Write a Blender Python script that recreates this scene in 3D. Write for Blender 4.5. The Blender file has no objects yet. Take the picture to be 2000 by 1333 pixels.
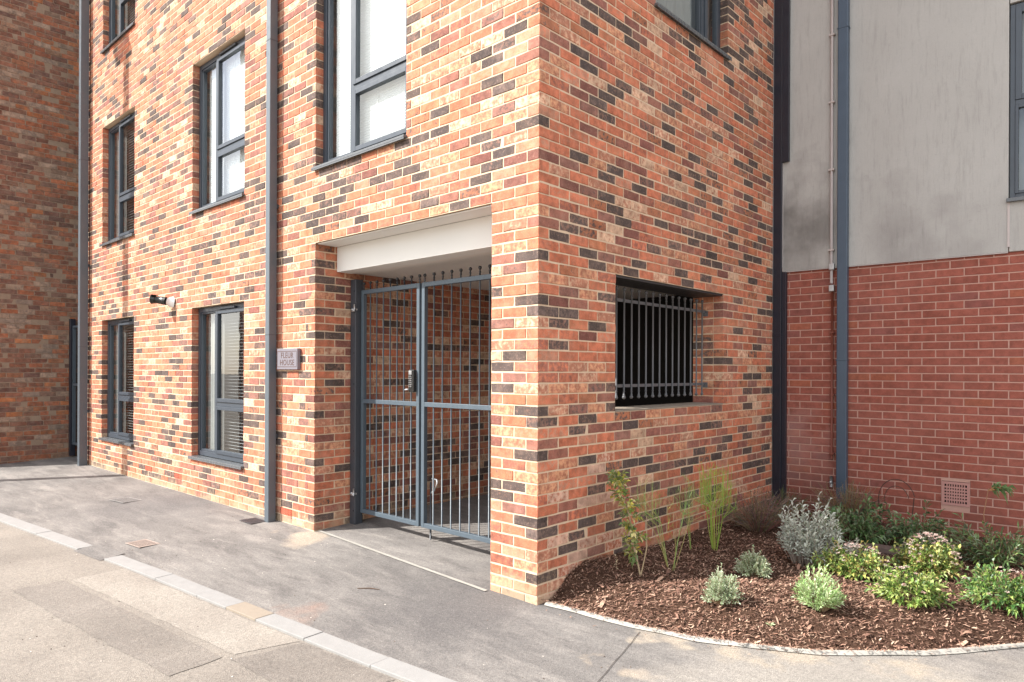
import bpy, bmesh, math, random
import numpy as np
from mathutils import Matrix, Vector

S = bpy.context.scene
COL = S.collection
RND = random.Random(11)

# ------------------------------------------------------------ camera
PHI, DCOR, YH, ROLL, HCAM, CXO, FPX = .746, 4.6304, 724.9, .0042, 1.5831, .1745, 1356.2
FW = (-math.sin(PHI), math.cos(PHI)); RT = (math.cos(PHI), math.sin(PHI))
CAMX = -DCOR*FW[0]-CXO*RT[0]; CAMY = -DCOR*FW[1]-CXO*RT[1]
cd = bpy.data.cameras.new("camera"); cam = bpy.data.objects.new("camera", cd); COL.objects.link(cam)
cd.sensor_width = 36; cd.lens = 36*FPX/2000; cd.shift_y = (YH-666.5)/2000
cd.clip_start = .05; cd.clip_end = 500
cam.matrix_world = Matrix.Translation((CAMX, CAMY, HCAM)) @ Matrix.Rotation(PHI, 4, 'Z') @ Matrix.Rotation(math.pi/2, 4, 'X') @ Matrix.Rotation(ROLL, 4, 'Z')
S.camera = cam
def proj(X, Y, Z):
    dx, dy = X-CAMX, Y-CAMY
    d = dx*FW[0]+dy*FW[1]; l = dx*RT[0]+dy*RT[1]
    if d < .1: return None
    return 1000+FPX*l/d, YH-FPX*(Z-HCAM)/d, d

# ------------------------------------------------------------ light
SUN = Vector((-.8, -1.0, 1.07)).normalized()          # towards the sun
elev = math.asin(SUN.z); azim = math.atan2(SUN.x, SUN.y)
w = bpy.data.worlds.new("World"); S.world = w; w.use_nodes = True
nt = w.node_tree; nt.nodes.clear()
out = nt.nodes.new('ShaderNodeOutputWorld'); bg = nt.nodes.new('ShaderNodeBackground')
sky = nt.nodes.new('ShaderNodeTexSky'); sky.sky_type = 'NISHITA'; sky.sun_disc = False
sky.sun_elevation = elev; sky.sun_rotation = azim; sky.air_density = 1.0; sky.dust_density = 1.5
tc = nt.nodes.new('ShaderNodeTexCoord'); ns = nt.nodes.new('ShaderNodeTexNoise')
ns.inputs['Scale'].default_value = 2.2; ns.inputs['Detail'].default_value = 7; ns.inputs['Roughness'].default_value = .6
rp = nt.nodes.new('ShaderNodeMapRange'); rp.inputs[1].default_value = .40; rp.inputs[2].default_value = .60; rp.clamp = True
mx = nt.nodes.new('ShaderNodeMixRGB'); mx.inputs[2].default_value = (8.0, 7.8, 7.5, 1)
nt.links.new(tc.outputs['Generated'], ns.inputs['Vector']); nt.links.new(ns.outputs['Fac'], rp.inputs[0])
nt.links.new(rp.outputs[0], mx.inputs[0]); nt.links.new(sky.outputs[0], mx.inputs[1])
nt.links.new(mx.outputs[0], bg.inputs['Color']); bg.inputs['Strength'].default_value = .15
nt.links.new(bg.outputs[0], out.inputs[0])
sl = bpy.data.lights.new("sun", 'SUN'); sun = bpy.data.objects.new("sun", sl); COL.objects.link(sun)
sl.energy = 4.8; sl.angle = math.radians(.53); sl.color = (1, .965, .915)
sun.rotation_euler = SUN.to_track_quat('Z', 'Y').to_euler(); sun.location = (-20, -25, 22)
vs = S.view_settings; vs.view_transform = 'Standard'; vs.look = 'None'; vs.gamma = 1; vs.use_curve_mapping = False
vs.exposure = 1.12
S.render.engine = 'CYCLES'
S.cycles.max_bounces = 8; S.cycles.diffuse_bounces = 5; S.cycles.transparent_max_bounces = 12

# ------------------------------------------------------------ object helpers
def tag(o, label=None, cat=None, group=None, kind=None):
    if label: o['label'] = label
    if cat: o['category'] = cat
    if group: o['group'] = group
    if kind: o['kind'] = kind
    return o
def empty(name, loc=(0, 0, 0), rz=0, **k):
    o = bpy.data.objects.new(name, None); COL.objects.link(o)
    o.location = loc; o.rotation_euler = (0, 0, rz); o.empty_display_size = .1
    return tag(o, **k)
class MB:
    def __init__(s): s.v = []; s.f = []; s.a = []; s.b = []
    def add(s, vs, fs, a=None, b=None):
        n = len(s.v); s.v.extend(vs); s.f.extend([tuple(i+n for i in f) for f in fs])
        if a is not None:
            s.a.extend([a]*len(fs)); s.b.extend([b if b is not None else a]*len(fs))
        return s
    def box(s, x0, x1, y0, y1, z0, z1, a=None):
        return s.add([(x0,y0,z0),(x1,y0,z0),(x1,y1,z0),(x0,y1,z0),(x0,y0,z1),(x1,y0,z1),(x1,y1,z1),(x0,y1,z1)],
              [(0,3,2,1),(4,5,6,7),(0,1,5,4),(1,2,6,5),(2,3,7,6),(3,0,4,7)], a)
    def tube(s, pts, r, n=8, cap=True, a=None):
        rs = r if isinstance(r, (list, tuple)) else [r]*len(pts)
        pts = [Vector(p) for p in pts]; vs = []; fs = []
        for i, p in enumerate(pts):
            t = (pts[min(i+1, len(pts)-1)]-pts[max(i-1, 0)]).normalized()
            u = t.cross(Vector((0, 0, 1)) if abs(t.z) < .9 else Vector((1, 0, 0))).normalized(); v = t.cross(u)
            for j in range(n):
                q = 2*math.pi*j/n; vs.append(tuple(p+(u*math.cos(q)+v*math.sin(q))*rs[i]))
        for i in range(len(pts)-1):
            for j in range(n):
                k = (j+1) % n; fs.append((i*n+j, i*n+k, (i+1)*n+k, (i+1)*n+j))
        if cap:
            fs.append(tuple(range(n))); fs.append(tuple((len(pts)-1)*n+j for j in reversed(range(n))))
        return s.add(vs, fs, a)
    def ball(s, c, r, n=8, m=6, a=None):
        vs = []; fs = []
        for i in range(m+1):
            th = math.pi*i/m
            for j in range(n):
                q = 2*math.pi*j/n; vs.append((c[0]+r*math.sin(th)*math.cos(q), c[1]+r*math.sin(th)*math.sin(q), c[2]+r*math.cos(th)))
        for i in range(m):
            for j in range(n):
                k = (j+1) % n; fs.append((i*n+j, (i+1)*n+j, (i+1)*n+k, i*n+k))
        return s.add(vs, fs, a)
    def mesh(s, name, mat, smooth=False):
        me = bpy.data.meshes.new(name); me.from_pydata(s.v, [], s.f)
        for m in (mat if isinstance(mat, (list, tuple)) else [mat]): me.materials.append(m)
        if s.a:
            cnt = np.array([len(f) for f in s.f])
            for nm, arr in (('tint', s.a), ('tintb', s.b)):
                at = me.attributes.new(nm, 'FLOAT_COLOR', 'CORNER')
                c = np.array([(*x[:3], x[3] if len(x) > 3 else 1) for x in arr], dtype=np.float32)
                at.data.foreach_set('color', np.repeat(c, cnt, axis=0).ravel())
        if smooth: me.polygons.foreach_set('use_smooth', [True]*len(me.polygons))
        me.update(); return me
    def build(s, name, mat, parent=None, smooth=False, bevel=0, **k):
        o = bpy.data.objects.new(name, s.mesh(name, mat, smooth)); COL.objects.link(o)
        if parent: o.parent = parent
        if bevel:
            b = o.modifiers.new('bevel', 'BEVEL'); b.width = bevel; b.segments = 2; b.limit_method = 'ANGLE'; b.angle_limit = .6
        return tag(o, **k)
def link_mesh(name, me, parent=None, loc=(0,0,0), rot=(0,0,0), sc=(1,1,1), **k):
    o = bpy.data.objects.new(name, me); COL.objects.link(o); o.parent = parent
    o.location = loc; o.rotation_euler = rot; o.scale = sc
    return tag(o, **k)

# ------------------------------------------------------------ materials
class NG:
    def __init__(s, name):
        s.m = bpy.data.materials.new(name); s.m.use_nodes = True; s.t = s.m.node_tree
        s.p = s.t.nodes['Principled BSDF']; s.o = s.t.nodes['Material Output']
        s.pos = s.n('ShaderNodeNewGeometry').outputs['Position']
    def n(s, t, **k):
        x = s.t.nodes.new(t)
        for a, b in k.items(): setattr(x, a, b)
        return x
    def l(s, a, b): s.t.links.new(a, b)
    def noise(s, scale, detail=3, rough=.55, vec=None, sc3=None, dist=0):
        x = s.n('ShaderNodeTexNoise'); x.inputs['Scale'].default_value = scale; x.inputs['Detail'].default_value = detail
        x.inputs['Roughness'].default_value = rough; x.inputs['Distortion'].default_value = dist
        v = vec or s.pos
        if sc3:
            mp = s.n('ShaderNodeMapping'); mp.inputs['Scale'].default_value = sc3; s.l(v, mp.inputs[0]); v = mp.outputs[0]
        s.l(v, x.inputs['Vector']); return x.outputs['Fac']
    def voro(s, scale, feat='F1'):
        x = s.n('ShaderNodeTexVoronoi', feature=feat); x.inputs['Scale'].default_value = scale; s.l(s.pos, x.inputs['Vector']); return x
    def rng(s, f, a, b, c=0., d=1.):
        x = s.n('ShaderNodeMapRange'); x.inputs[1].default_value = a; x.inputs[2].default_value = b
        x.inputs[3].default_value = c; x.inputs[4].default_value = d; s.l(f, x.inputs[0]); return x.outputs[0]
    def mix(s, f, a, b, mode='MIX'):
        x = s.n('ShaderNodeMixRGB', blend_type=mode)
        for i, v in ((0, f), (1, a), (2, b)):
            if isinstance(v, (int, float)): x.inputs[i].default_value = v
            elif isinstance(v, tuple): x.inputs[i].default_value = (*v[:3], 1)
            else: s.l(v, x.inputs[i])
        return x.outputs[0]
    def math(s, op, a, b=0.):
        x = s.n('ShaderNodeMath', operation=op)
        for i, v in ((0, a), (1, b)):
            if isinstance(v, (int, float)): x.inputs[i].default_value = v
            else: s.l(v, x.inputs[i])
        return x.outputs[0]
    def spot(s, c, r0, r1):      # 1 inside r0, 0 outside r1 (world distance, ragged by noise)
        x = s.n('ShaderNodeVectorMath', operation='DISTANCE'); s.l(s.pos, x.inputs[0]); x.inputs[1].default_value = c
        d = s.math('ADD', x.outputs['Value'], s.rng(s.noise(3, 4), .3, .7, -.3, .3))
        return s.rng(d, r0, r1, 1, 0)
    def attr(s, name):
        x = s.n('ShaderNodeAttribute', attribute_name=name); return x
    def bump(s, h, st=.3, dist=.01):
        x = s.n('ShaderNodeBump'); x.inputs['Strength'].default_value = st; x.inputs['Distance'].default_value = dist
        s.l(h, x.inputs['Height']); s.l(x.outputs[0], s.p.inputs['Normal'])
    def col(s, c): s.l(c, s.p.inputs['Base Color']) if not isinstance(c, tuple) else setattr(s.p.inputs['Base Color'], 'default_value', (*c, 1)); return s
    def rough(s, r, spec=.5, metal=0):
        if isinstance(r, (int, float)): s.p.inputs['Roughness'].default_value = r
        else: s.l(r, s.p.inputs['Roughness'])
        s.p.inputs['Specular IOR Level'].default_value = spec; s.p.inputs['Metallic'].default_value = metal; return s

def brick_mat(name, dust=(.6, .48, .38), dusta=.25, mott=26, bs=.5, wear=0., vary=1., base=0, spots=()):
    g = NG(name); a = g.attr('tint'); b = g.attr('tintb')
    m = g.math('ADD', g.noise(mott, 5, .65), g.math('MULTIPLY', g.math('SUBTRACT', a.outputs['Alpha'], .5), .34))
    c = g.mix(g.rng(m, .46, .60), b.outputs['Color'], a.outputs['Color'])
    fine = g.noise(170, 4, .7)
    c = g.mix(1., c, g.mix(fine, (.62, .62, .62), (1.32, 1.32, 1.32)), 'MULTIPLY')
    c = g.mix(1., c, g.mix(g.rng(g.noise(15, 3, .6), .35, .65), (1-.26*vary,)*3, (1+.24*vary,)*3), 'MULTIPLY')
    c = g.mix(g.rng(g.noise(7, 5, .7), .52, .8, 0, dusta), c, dust)
    if wear: c = g.mix(g.rng(g.noise(55, 6, .75), .54, .66, 0, wear), c, dust)
    c = g.mix(g.rng(g.noise(2.2, 3, .5), .3, .75, 0, .10), c, dust)
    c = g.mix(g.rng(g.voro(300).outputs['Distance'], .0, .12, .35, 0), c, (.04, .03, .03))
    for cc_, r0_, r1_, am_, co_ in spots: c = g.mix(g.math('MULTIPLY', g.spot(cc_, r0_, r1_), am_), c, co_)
    sz = g.n('ShaderNodeSeparateXYZ'); g.l(g.pos, sz.inputs[0])
    if base: c = g.mix(g.rng(g.math('ADD', sz.outputs['Z'], g.rng(g.noise(5, 5, .7), .3, .7, -.16, .16)), .06, .20, .6, 0), c, (.46, .34, .22))
    g.col(c).rough(.9, .25)
    g.bump(g.math('ADD', g.math('MULTIPLY', fine, .6), g.noise(40, 5, .65)), bs, .004)
    return g.m
M = {}
M['brick'] = brick_mat('multi_brick', (.60, .39, .29), .24, 30, .8, .24, base=1)
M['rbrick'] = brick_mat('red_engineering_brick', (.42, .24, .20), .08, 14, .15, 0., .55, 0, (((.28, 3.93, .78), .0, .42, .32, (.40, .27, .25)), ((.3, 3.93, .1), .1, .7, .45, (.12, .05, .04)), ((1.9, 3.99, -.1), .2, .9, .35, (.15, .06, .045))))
M['obrick'] = brick_mat('old_stock_brick', (.34, .24, .17), .55, 18, .9, .3)
def mortar_mat(name, c1, c2):
    g = NG(name); c = g.mix(g.noise(9, 6, .7), c1, c2)
    c = g.mix(1., c, g.mix(g.noise(260, 3, .7), (.7, .7, .7), (1.25, 1.25, 1.25)), 'MULTIPLY')
    g.col(c).rough(.95, .15); g.bump(g.noise(220, 4, .7), .5, .003); return g.m
M['mortar'] = mortar_mat('mortar', (.53, .39, .27), (.68, .525, .38))
M['rmortar'] = mortar_mat('pink_mortar', (.42, .24, .19), (.52, .32, .26))
M['omortar'] = mortar_mat('old_mortar', (.20, .14, .10), (.36, .26, .19))
def plain(name, c, r=.5, spec=.5, metal=0, var=.12, sc=6, bump=0):
    g = NG(name)
    hi = tuple(min(1, x*(1+var)) for x in c); lo = tuple(x*(1-var) for x in c)
    cc = g.mix(g.noise(sc, 5, .6), lo, hi)
    g.col(cc).rough(g.rng(g.noise(sc*4, 4), .3, .7, max(.05, r-.08), min(1, r+.08)), spec, metal)
    if bump: g.bump(g.noise(160, 3), bump, .002)
    return g.m
M['grey_metal'] = plain('grey_painted_steel', (.07, .092, .112), .42, .5, 0, .15, 9, .1)
M['dark_metal'] = plain('dark_painted_steel', (.045, .05, .06), .45, .5, 0, .15, 9, .1)
M['black_metal'] = plain('black_iron', (.03, .03, .032), .5)
M['grille_metal'] = plain('grille_grey_steel', (.10, .10, .105), .5)
M['frame'] = plain('anthracite_window_frame', (.042, .052, .066), .38, .5, 0, .06, 4)
M['sill'] = plain('anthracite_sill', (.10, .105, .11), .28)
M['pipe'] = plain('grey_aluminium_downpipe', (.085, .10, .115), .4, .5, 0, .1, 5)
M['blue_pipe'] = plain('slate_blue_downpipe', (.05, .075, .11), .4, .5, 0, .2, 7)
M['navy'] = plain('dark_navy_cladding', (.014, .015, .024), .4, .5, 0, .2, 4)
M['galv'] = plain('galvanised_steel', (.45, .45, .45), .35, .5, .7)
M['white_plastic'] = plain('white_plastic', (.75, .75, .73), .4)
M['white_paint'] = plain('white_render_paint', (.74, .72, .68), .7, .3, 0, .04, 3, .1)
M['ceiling'] = plain('ceiling_board', (.74, .70, .65), .8, .2, 0, .05, 2)
M['blind'] = plain('white_blind', (.80, .80, .80), .6, .3, 0, .03)
M['slat'] = plain('grey_blind_slat', (.42, .42, .43), .5, .3, 0, .05)
M['curtain'] = plain('pale_curtain', (.30, .30, .295), .8, .2, 0, .1, 12)
M['room'] = plain('room_paint', (.30, .29, .28), .9, .1)
M['unlit_dark'] = plain('painted_unlit_dark', (.02, .018, .017), .9, .1)  # near-black colour stands in for the darkness of unlit depth
M['sign'] = plain('grey_slate_plaque', (.17, .155, .175), .55, .4, 0, .12, 30)
M['sign_letter'] = plain('engraved_brown_paint', (.10, .06, .05), .7, .2)
M['black_plastic'] = plain('black_plastic', (.015, .014, .013), .3)
M['terracotta'] = plain('terracotta', (.42, .10, .06), .8, .2, 0, .15, 30)
M['pink_terracotta'] = plain('pink_air_brick_clay', (.42, .22, .19), .85, .2, 0, .1, 30, .2)
M['seam'] = plain('dark_joint', (.07, .06, .055), .9, .1)
M['hole_shade'] = plain('painted_hole_shade', (.008, .007, .007), .9, .1)  # near-black colour stands in for shade inside holes
M['white_pipe'] = plain('pinkish_white_conduit', (.46, .40, .38), .5, .4, 0, .12, 8)
M['brown_pipe'] = plain('brown_red_painted_conduit', (.20, .06, .04), .5, .4, 0, .2, 8)
M['grate'] = plain('weathered_iron_grate', (.36, .29, .25), .7, .3, .2, .25, 20)
M['dark_grate'] = plain('grey_iron_grate', (.27, .26, .25), .6, .3, .2, .2, 20)
M['kerb'] = mortar_mat('pale_kerb_concrete', (.22, .213, .205), (.31, .30, .288))
M['kerb_tan'] = mortar_mat('tan_kerb_concrete', (.23, .19, .15), (.30, .255, .205))
M['white_line'] = mortar_mat('white_concrete_strip', (.26, .24, .21), (.42, .40, .36))
M['paver_pink'] = mortar_mat('pinkish_stone', (.4, .3, .26), (.5, .4, .35))

# thin window glass: see-through plus a fresnel reflection
g = NG('window_glass'); gl = g.n('ShaderNodeBsdfGlossy'); gl.inputs['Roughness'].default_value = .01
tr = g.n('ShaderNodeBsdfTransparent'); tr.inputs['Color'].default_value = (.86, .90, .89, 1)
fr = g.n('ShaderNodeLayerWeight'); fr.inputs['Blend'].default_value = .5
ff = g.math('ADD', g.math('MULTIPLY', g.math('POWER', fr.outputs['Facing'], 2.6), .75), .07)
ms = g.n('ShaderNodeMixShader'); g.l(ff, ms.inputs[0]); g.l(tr.outputs[0], ms.inputs[1]); g.l(gl.outputs[0], ms.inputs[2])
bn = g.n('ShaderNodeBump'); bn.inputs['Strength'].default_value = .04; bn.inputs['Distance'].default_value = .02
g.l(g.noise(2.5, 2), bn.inputs['Height']); g.l(bn.outputs[0], gl.inputs['Normal']); g.l(ms.outputs[0], g.o.inputs[0]); M['glass'] = g.m

# concrete panel with streaks and grime
g = NG('weathered_concrete_panel')
c = g.mix(g.noise(1.3, 6, .6), (.36, .345, .325), (.48, .465, .44))
c = g.mix(g.rng(g.noise(6, 5, .7, sc3=(4, 4, .5)), .52, .75, 0, .35), c, (.20, .19, .175))
c = g.mix(g.rng(g.noise(60, 5, .8, sc3=(3, 3, .35)), .58, .78, 0, .35), c, (.17, .16, .15))
c = g.mix(g.rng(g.noise(9, 8, .75, sc3=(9, 9, .45)), .54, .66, 0, .2), c, (.22, .205, .19))
c = g.mix(g.rng(g.noise(26, 8, .85), .56, .70, 0, .30), c, (.20, .185, .17))
c = g.mix(g.rng(g.noise(14, 8, .8, sc3=(5, 5, .8)), .60, .70, 0, .4), c, (.55, .52, .48))
c = g.mix(1., c, g.mix(g.noise(240, 3, .7), (.80, .80, .80), (1.14, 1.14, 1.14)), 'MULTIPLY')
c = g.mix(g.rng(g.voro(24).outputs['Distance'], .0, .05, .75, 0), c, (.09, .085, .08))
c = g.mix(g.math('MULTIPLY', g.spot((.06, 3.9, 3.1), .0, .75), .75), c, (.10, .09, .082))
c = g.mix(g.math('MULTIPLY', g.spot((1.35, 3.95, 2.85), .0, .55), .4), c, (.17, .15, .145))
g.col(c).rough(.85, .3); g.bump(g.noise(90, 5, .7), .25, .004); M['concrete'] = g.m

# pavement tarmac: dusty grey, darker fresh patches
g = NG('dusty_tarmac')
c = g.mix(g.rng(g.noise(1.5, 7, .62, sc3=(.7, 1.5, 1)), .30, .68), (.115, .108, .105), (.225, .212, .20))
c = g.mix(g.rng(g.noise(2.6, 7, .7, sc3=(.45, 2.2, 1), dist=.6), .48, .66, 0, .7), c, (.27, .252, .235))
c = g.mix(g.rng(g.noise(4.5, 7, .7, sc3=(.5, 1.8, 1)), .50, .68, 0, .6), c, (.108, .10, .097))
c = g.mix(g.math('MULTIPLY', g.spot((-.35, -.35, 0), .25, 1.05), .75), c, (.105, .10, .10))
c = g.mix(g.math('MULTIPLY', g.spot((.95, -.35, 0), .1, .8), .35), c, (.12, .115, .112))
c = g.mix(g.math('MULTIPLY', g.spot((-5.2, -.25, 0), .3, 1.4), .6), c, (.13, .122, .122))
c = g.mix(g.math('MULTIPLY', g.spot((-.95, -1.08, 0), -.05, .2), .22), c, (.42, .2, .12))
c = g.mix(g.math('MULTIPLY', g.spot((.86, -.42, 0), -.05, .13), .6), c, (.42, .34, .25))
c = g.mix(g.math('MULTIPLY', g.spot((2.2, -.1, 0), .75, 1.3), .7), c, (.275, .255, .228))
c = g.mix(g.math('MULTIPLY', g.spot((.95, .10, 0), .0, .16), .8), c, (.33, .285, .23))
c = g.mix(g.math('MULTIPLY', g.spot((1.25, .16, 0), .0, .18), .8), c, (.33, .285, .23))
c = g.mix(g.math('MULTIPLY', g.spot((1.6, .33, 0), .0, .18), .8), c, (.33, .285, .23))
c = g.mix(g.math('MULTIPLY', g.spot((2.0, .65, 0), .0, .2), .8), c, (.33, .285, .23))
c = g.mix(g.math('MULTIPLY', g.spot((-2.55, -.10, 0), .0, .28), .7), c, (.40, .33, .26))
c = g.mix(g.math('MULTIPLY', g.spot((-3.05, -.06, 0), .0, .22), .7), c, (.38, .32, .26))
ag = g.voro(230); c = g.mix(1., c, g.mix(g.rng(ag.outputs['Color'], .0, 1.), (.72, .71, .70), (1.36, 1.34, 1.3)), 'MULTIPLY')
c = g.mix(1., c, g.mix(g.rng(g.noise(48, 6, .85), .3, .7), (.74, .74, .75), (1.24, 1.23, 1.22)), 'MULTIPLY')
c = g.mix(g.rng(g.voro(420).outputs['Distance'], .0, .16, .7, 0), c, (.05, .045, .042))
c = g.mix(g.rng(g.noise(130, 2, .5), .68, .76, 0, .6), c, (.45, .42, .38))
g.col(c).rough(.92, .25); g.bump(g.math('ADD', ag.outputs['Distance'], g.noise(28, 5, .7)), .55, .006); M['tarmac'] = g.m
def road_mat(name, a, b):
    g = NG(name); c = g.mix(g.rng(g.noise(1.2, 7, .62), .32, .7), a, b)
    c = g.mix(g.rng(g.noise(.7, 5, .6), .5, .8, 0, .6), c, (.275, .245, .21))
    ag = g.voro(190); c = g.mix(1., c, g.mix(g.rng(ag.outputs['Color'], 0, 1), (.70, .69, .68), (1.32, 1.31, 1.29)), 'MULTIPLY')
    c = g.mix(1., c, g.mix(g.rng(g.noise(42, 6, .85), .3, .7), (.78, .78, .79), (1.2, 1.19, 1.18)), 'MULTIPLY')
    c = g.mix(g.rng(g.voro(7.).outputs['Distance'], .0, .03, .7, 0), c, (.07, .055, .045))
    g.col(c).rough(.93, .2); g.bump(g.math('ADD', ag.outputs['Distance'], g.noise(22, 5, .7)), .5, .006); return g.m
M['road'] = road_mat('pale_road_surface', (.185, .165, .145), (.26, .235, .205))
M['road_patch'] = road_mat('repaired_road_surface', (.155, .138, .123), (.22, .198, .176))
M['road_patch_pale'] = road_mat('pale_repaired_road_surface', (.225, .20, .175), (.31, .285, .25))
g = NG('bark_soil'); c = g.mix(g.noise(25, 6, .7), (.035, .02, .013), (.11, .06, .04)); g.col(c).rough(.95, .1); g.bump(g.noise(50, 6, .7), .9, .02); M['soil'] = g.m
def tint_mat(name, r=.6, spec=.3, trans=0, vein=0):
    g = NG(name); a = g.attr('tint'); c = g.mix(1., a.outputs['Color'], g.mix(g.noise(60, 3), (.75, .75, .75), (1.25, 1.25, 1.25)), 'MULTIPLY')
    g.col(c).rough(r, spec)
    if trans:
        tl = g.n('ShaderNodeBsdfTranslucent'); g.l(c, tl.inputs['Color']); mm = g.n('ShaderNodeMixShader'); mm.inputs[0].default_value = trans
        g.l(g.p.outputs[0], mm.inputs[1]); g.l(tl.outputs[0], mm.inputs[2]); g.l(mm.outputs[0], g.o.inputs[0])
    return g.m
M['chips'] = tint_mat('bark_chips', .85, .2); M['leaf'] = tint_mat('leaf', .42, .45, .28); M['felt_leaf'] = tint_mat('felted_leaf', .8, .2, .15)
M['stem'] = tint_mat('plant_stem', .7, .2); M['petal'] = tint_mat('petal', .7, .2, .3)

# ------------------------------------------------------------ brickwork
def jitter(r, a): return (r.random()*2-1)*a
def brick_geo(x0, x1, z0, z1, D, r, bev=.0032, j=.0012):
    """box with a worn, slightly ragged front arris; j sets how ragged"""
    L = x1-x0; nx = 3 if L > .15 else 2
    a = [(x0+L*i/nx, z0) for i in range(nx)]+[(x1, z0), (x1, (z0+z1)/2), (x1, z1)]+[(x1-L*i/nx, z1) for i in range(1, nx)]+[(x0, z1), (x0, (z0+z1)/2)]
    a = [(x+jitter(r, j), z+jitter(r, j)) for x, z in a]; n = len(a)
    cx, cz = (x0+x1)/2, (z0+z1)/2; yo = jitter(r, j*1.4); tl = jitter(r, j*.8)
    f = []
    for x, z in a:
        k = bev*r.uniform(.5, 1.3)*(1.8 if r.random() < .07 else 1)
        dx = 0 if x0+.02 < x < x1-.02 else (k if x < cx else -k); dz = 0 if abs(z-cz) < .015 else (k if z < cz else -k)
        f.append((x+dx, yo+tl*(x-cx)/L*2, z+dz))
    m = [(x, yo+bev, z) for x, z in a]; b = [(x, D, z) for x, z in a]
    vs = f+m+b; fs = [tuple(range(n))]
    for i in range(n):
        k = (i+1) % n; fs += [(n+i, n+k, k, i), (2*n+i, 2*n+k, n+k, n+i)]
    return vs, fs
def pal_multi(r, pale=.13, dark=.19):
    q = r.random(); s = .82+.36*r.random()
    if r.random() < .11: return tuple(x*s for x in (.075, .055, .05))+(r.uniform(.1, .6),), tuple(x*s for x in ((.42, .15, .075) if r.random() < .6 else (.25, .11, .085)))
    if q < dark: return tuple(x*s for x in (.062, .047, .044))+(r.uniform(.55, 1.15),), tuple(x*s for x in ((.24, .13, .10) if r.random() < .6 else (.14, .10, .09)))
    if q < dark+pale: return tuple(x*s for x in (.54, .35, .235))+(r.uniform(.2, 1.),), tuple(x*s for x in (.44, .18, .11))
    if q < dark+pale+.11: return tuple(x*s for x in (.19, .068, .054))+(r.uniform(.3, 1.),), tuple(x*s for x in (.31, .12, .085))
    if q < dark+pale+.19: return tuple(x*s for x in (.50, .25, .14))+(.6,), tuple(x*s for x in (.40, .15, .09))
    return tuple(x*s for x in (.46, .142, .076))+(r.uniform(.3, 1.3),), tuple(x*s for x in r.choice([(.48, .22, .14), (.32, .11, .075), (.48, .18, .095)]))
def pal_red(r):
    s = .92+.16*r.random(); c = (.275, .082, .057)
    if r.random() < .16: c = (.235, .078, .062)
    if r.random() < .1: c = (.31, .095, .055)
    return tuple(x*s for x in c)+(.8,), tuple(x*s*.85 for x in c)
def pal_old(r):
    s = .8+.4*r.random(); c = r.choice([(.25, .085, .045), (.30, .10, .05), (.21, .10, .065), (.25, .14, .09), (.15, .06, .04), (.34, .12, .05), (.28, .19, .14), (.27, .10, .055)])
    return tuple(x*s*1.12 for x in c)+(r.random(),), tuple(x*s*.7+.03 for x in c)

class Wall:
    """One plane of brickwork. origin, rz: local +X runs along the wall, local -Y is outward."""
    def __init__(s, ox, oy, rz): s.o = (ox, oy); s.rz = rz; s.c, s.s = math.cos(rz), math.sin(rz); s.list = []
    def W(s, u, y, z): return (s.o[0]+s.c*u-s.s*y, s.o[1]+s.s*u+s.c*y, z)
    def rows(s, k0, k1, ph, lo, hi, holes=(), ch=.075, depth=.1025, step=.225, end=None, tail=.004):
        """ph(k): joint phase; lo(k), hi(k): extents"""
        for k in range(k0, k1):
            z0, z1 = k*ch+.005, k*ch+ch-.005
            segs = [(lo(k), hi(k))]
            for (a, b, za, zb) in holes:
                if z1 > za+.02 and z0 < zb-.02:
                    n = []
                    for p, q in segs:
                        if b <= p or a >= q: n.append((p, q)); continue
                        if a-p > .03: n.append((p, a))
                        if q-b > .03: n.append((b, q))
                    segs = n
            for p, q in segs:
                j0 = math.ceil((p-ph(k))/step-1e-6); js = [ph(k)+step*j for j in range(j0, j0+200) if ph(k)+step*j < q]
                cuts = [p]+[j for j in js if j-p > .045 and q-j > .045]+[q]
                for i, (a, b) in enumerate(zip(cuts[:-1], cuts[1:])):
                    a2 = a if i == 0 else a+.005; b2 = b if i == len(cuts)-2 else b-.005
                    s.list.append((a2, b2, z0, z1, depth))
def mortar_sheet(mb, wl, u0, u1, z0, z1, holes, rec=.0035, depth=.1):
    us = sorted(set([u0, u1]+[x for h in holes for x in h[:2] if u0 < x < u1])); zs = sorted(set([z0, z1]+[x for h in holes for x in h[2:] if z0 < x < z1]))
    inh = lambda u, z: any(a < u < b and c < z < d for a, b, c, d in holes) or not (u0 < u < u1 and z0 < z < z1)
    for i in range(len(us)-1):
        for j in range(len(zs)-1):
            a, b, c, d = us[i], us[i+1], zs[j], zs[j+1]; um, zm = (a+b)/2, (c+d)/2
            if inh(um, zm): continue
            q = lambda *p: [wl.W(*x) for x in p]
            mb.add(q((a, rec, c), (b, rec, c), (b, rec, d), (a, rec, d)), [(0, 1, 2, 3)])
            e = .004
            if inh(a-1e-3, zm): mb.add(q((a+e, rec, c), (a+e, depth, c), (a+e, depth, d), (a+e, rec, d)), [(0, 3, 2, 1)])
            if inh(b+1e-3, zm): mb.add(q((b-e, rec, c), (b-e, depth, c), (b-e, depth, d), (b-e, rec, d)), [(0, 1, 2, 3)])
            if inh(um, d+1e-3): mb.add(q((a, rec, d-.003), (b, rec, d-.003), (b, depth, d-.003), (a, depth, d-.003)), [(0, 1, 2, 3)])
            if inh(um, c-1e-3): mb.add(q((a, rec, c+.003), (b, rec, c+.003), (b, depth, c+.003), (a, depth, c+.003)), [(0, 3, 2, 1)])
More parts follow.
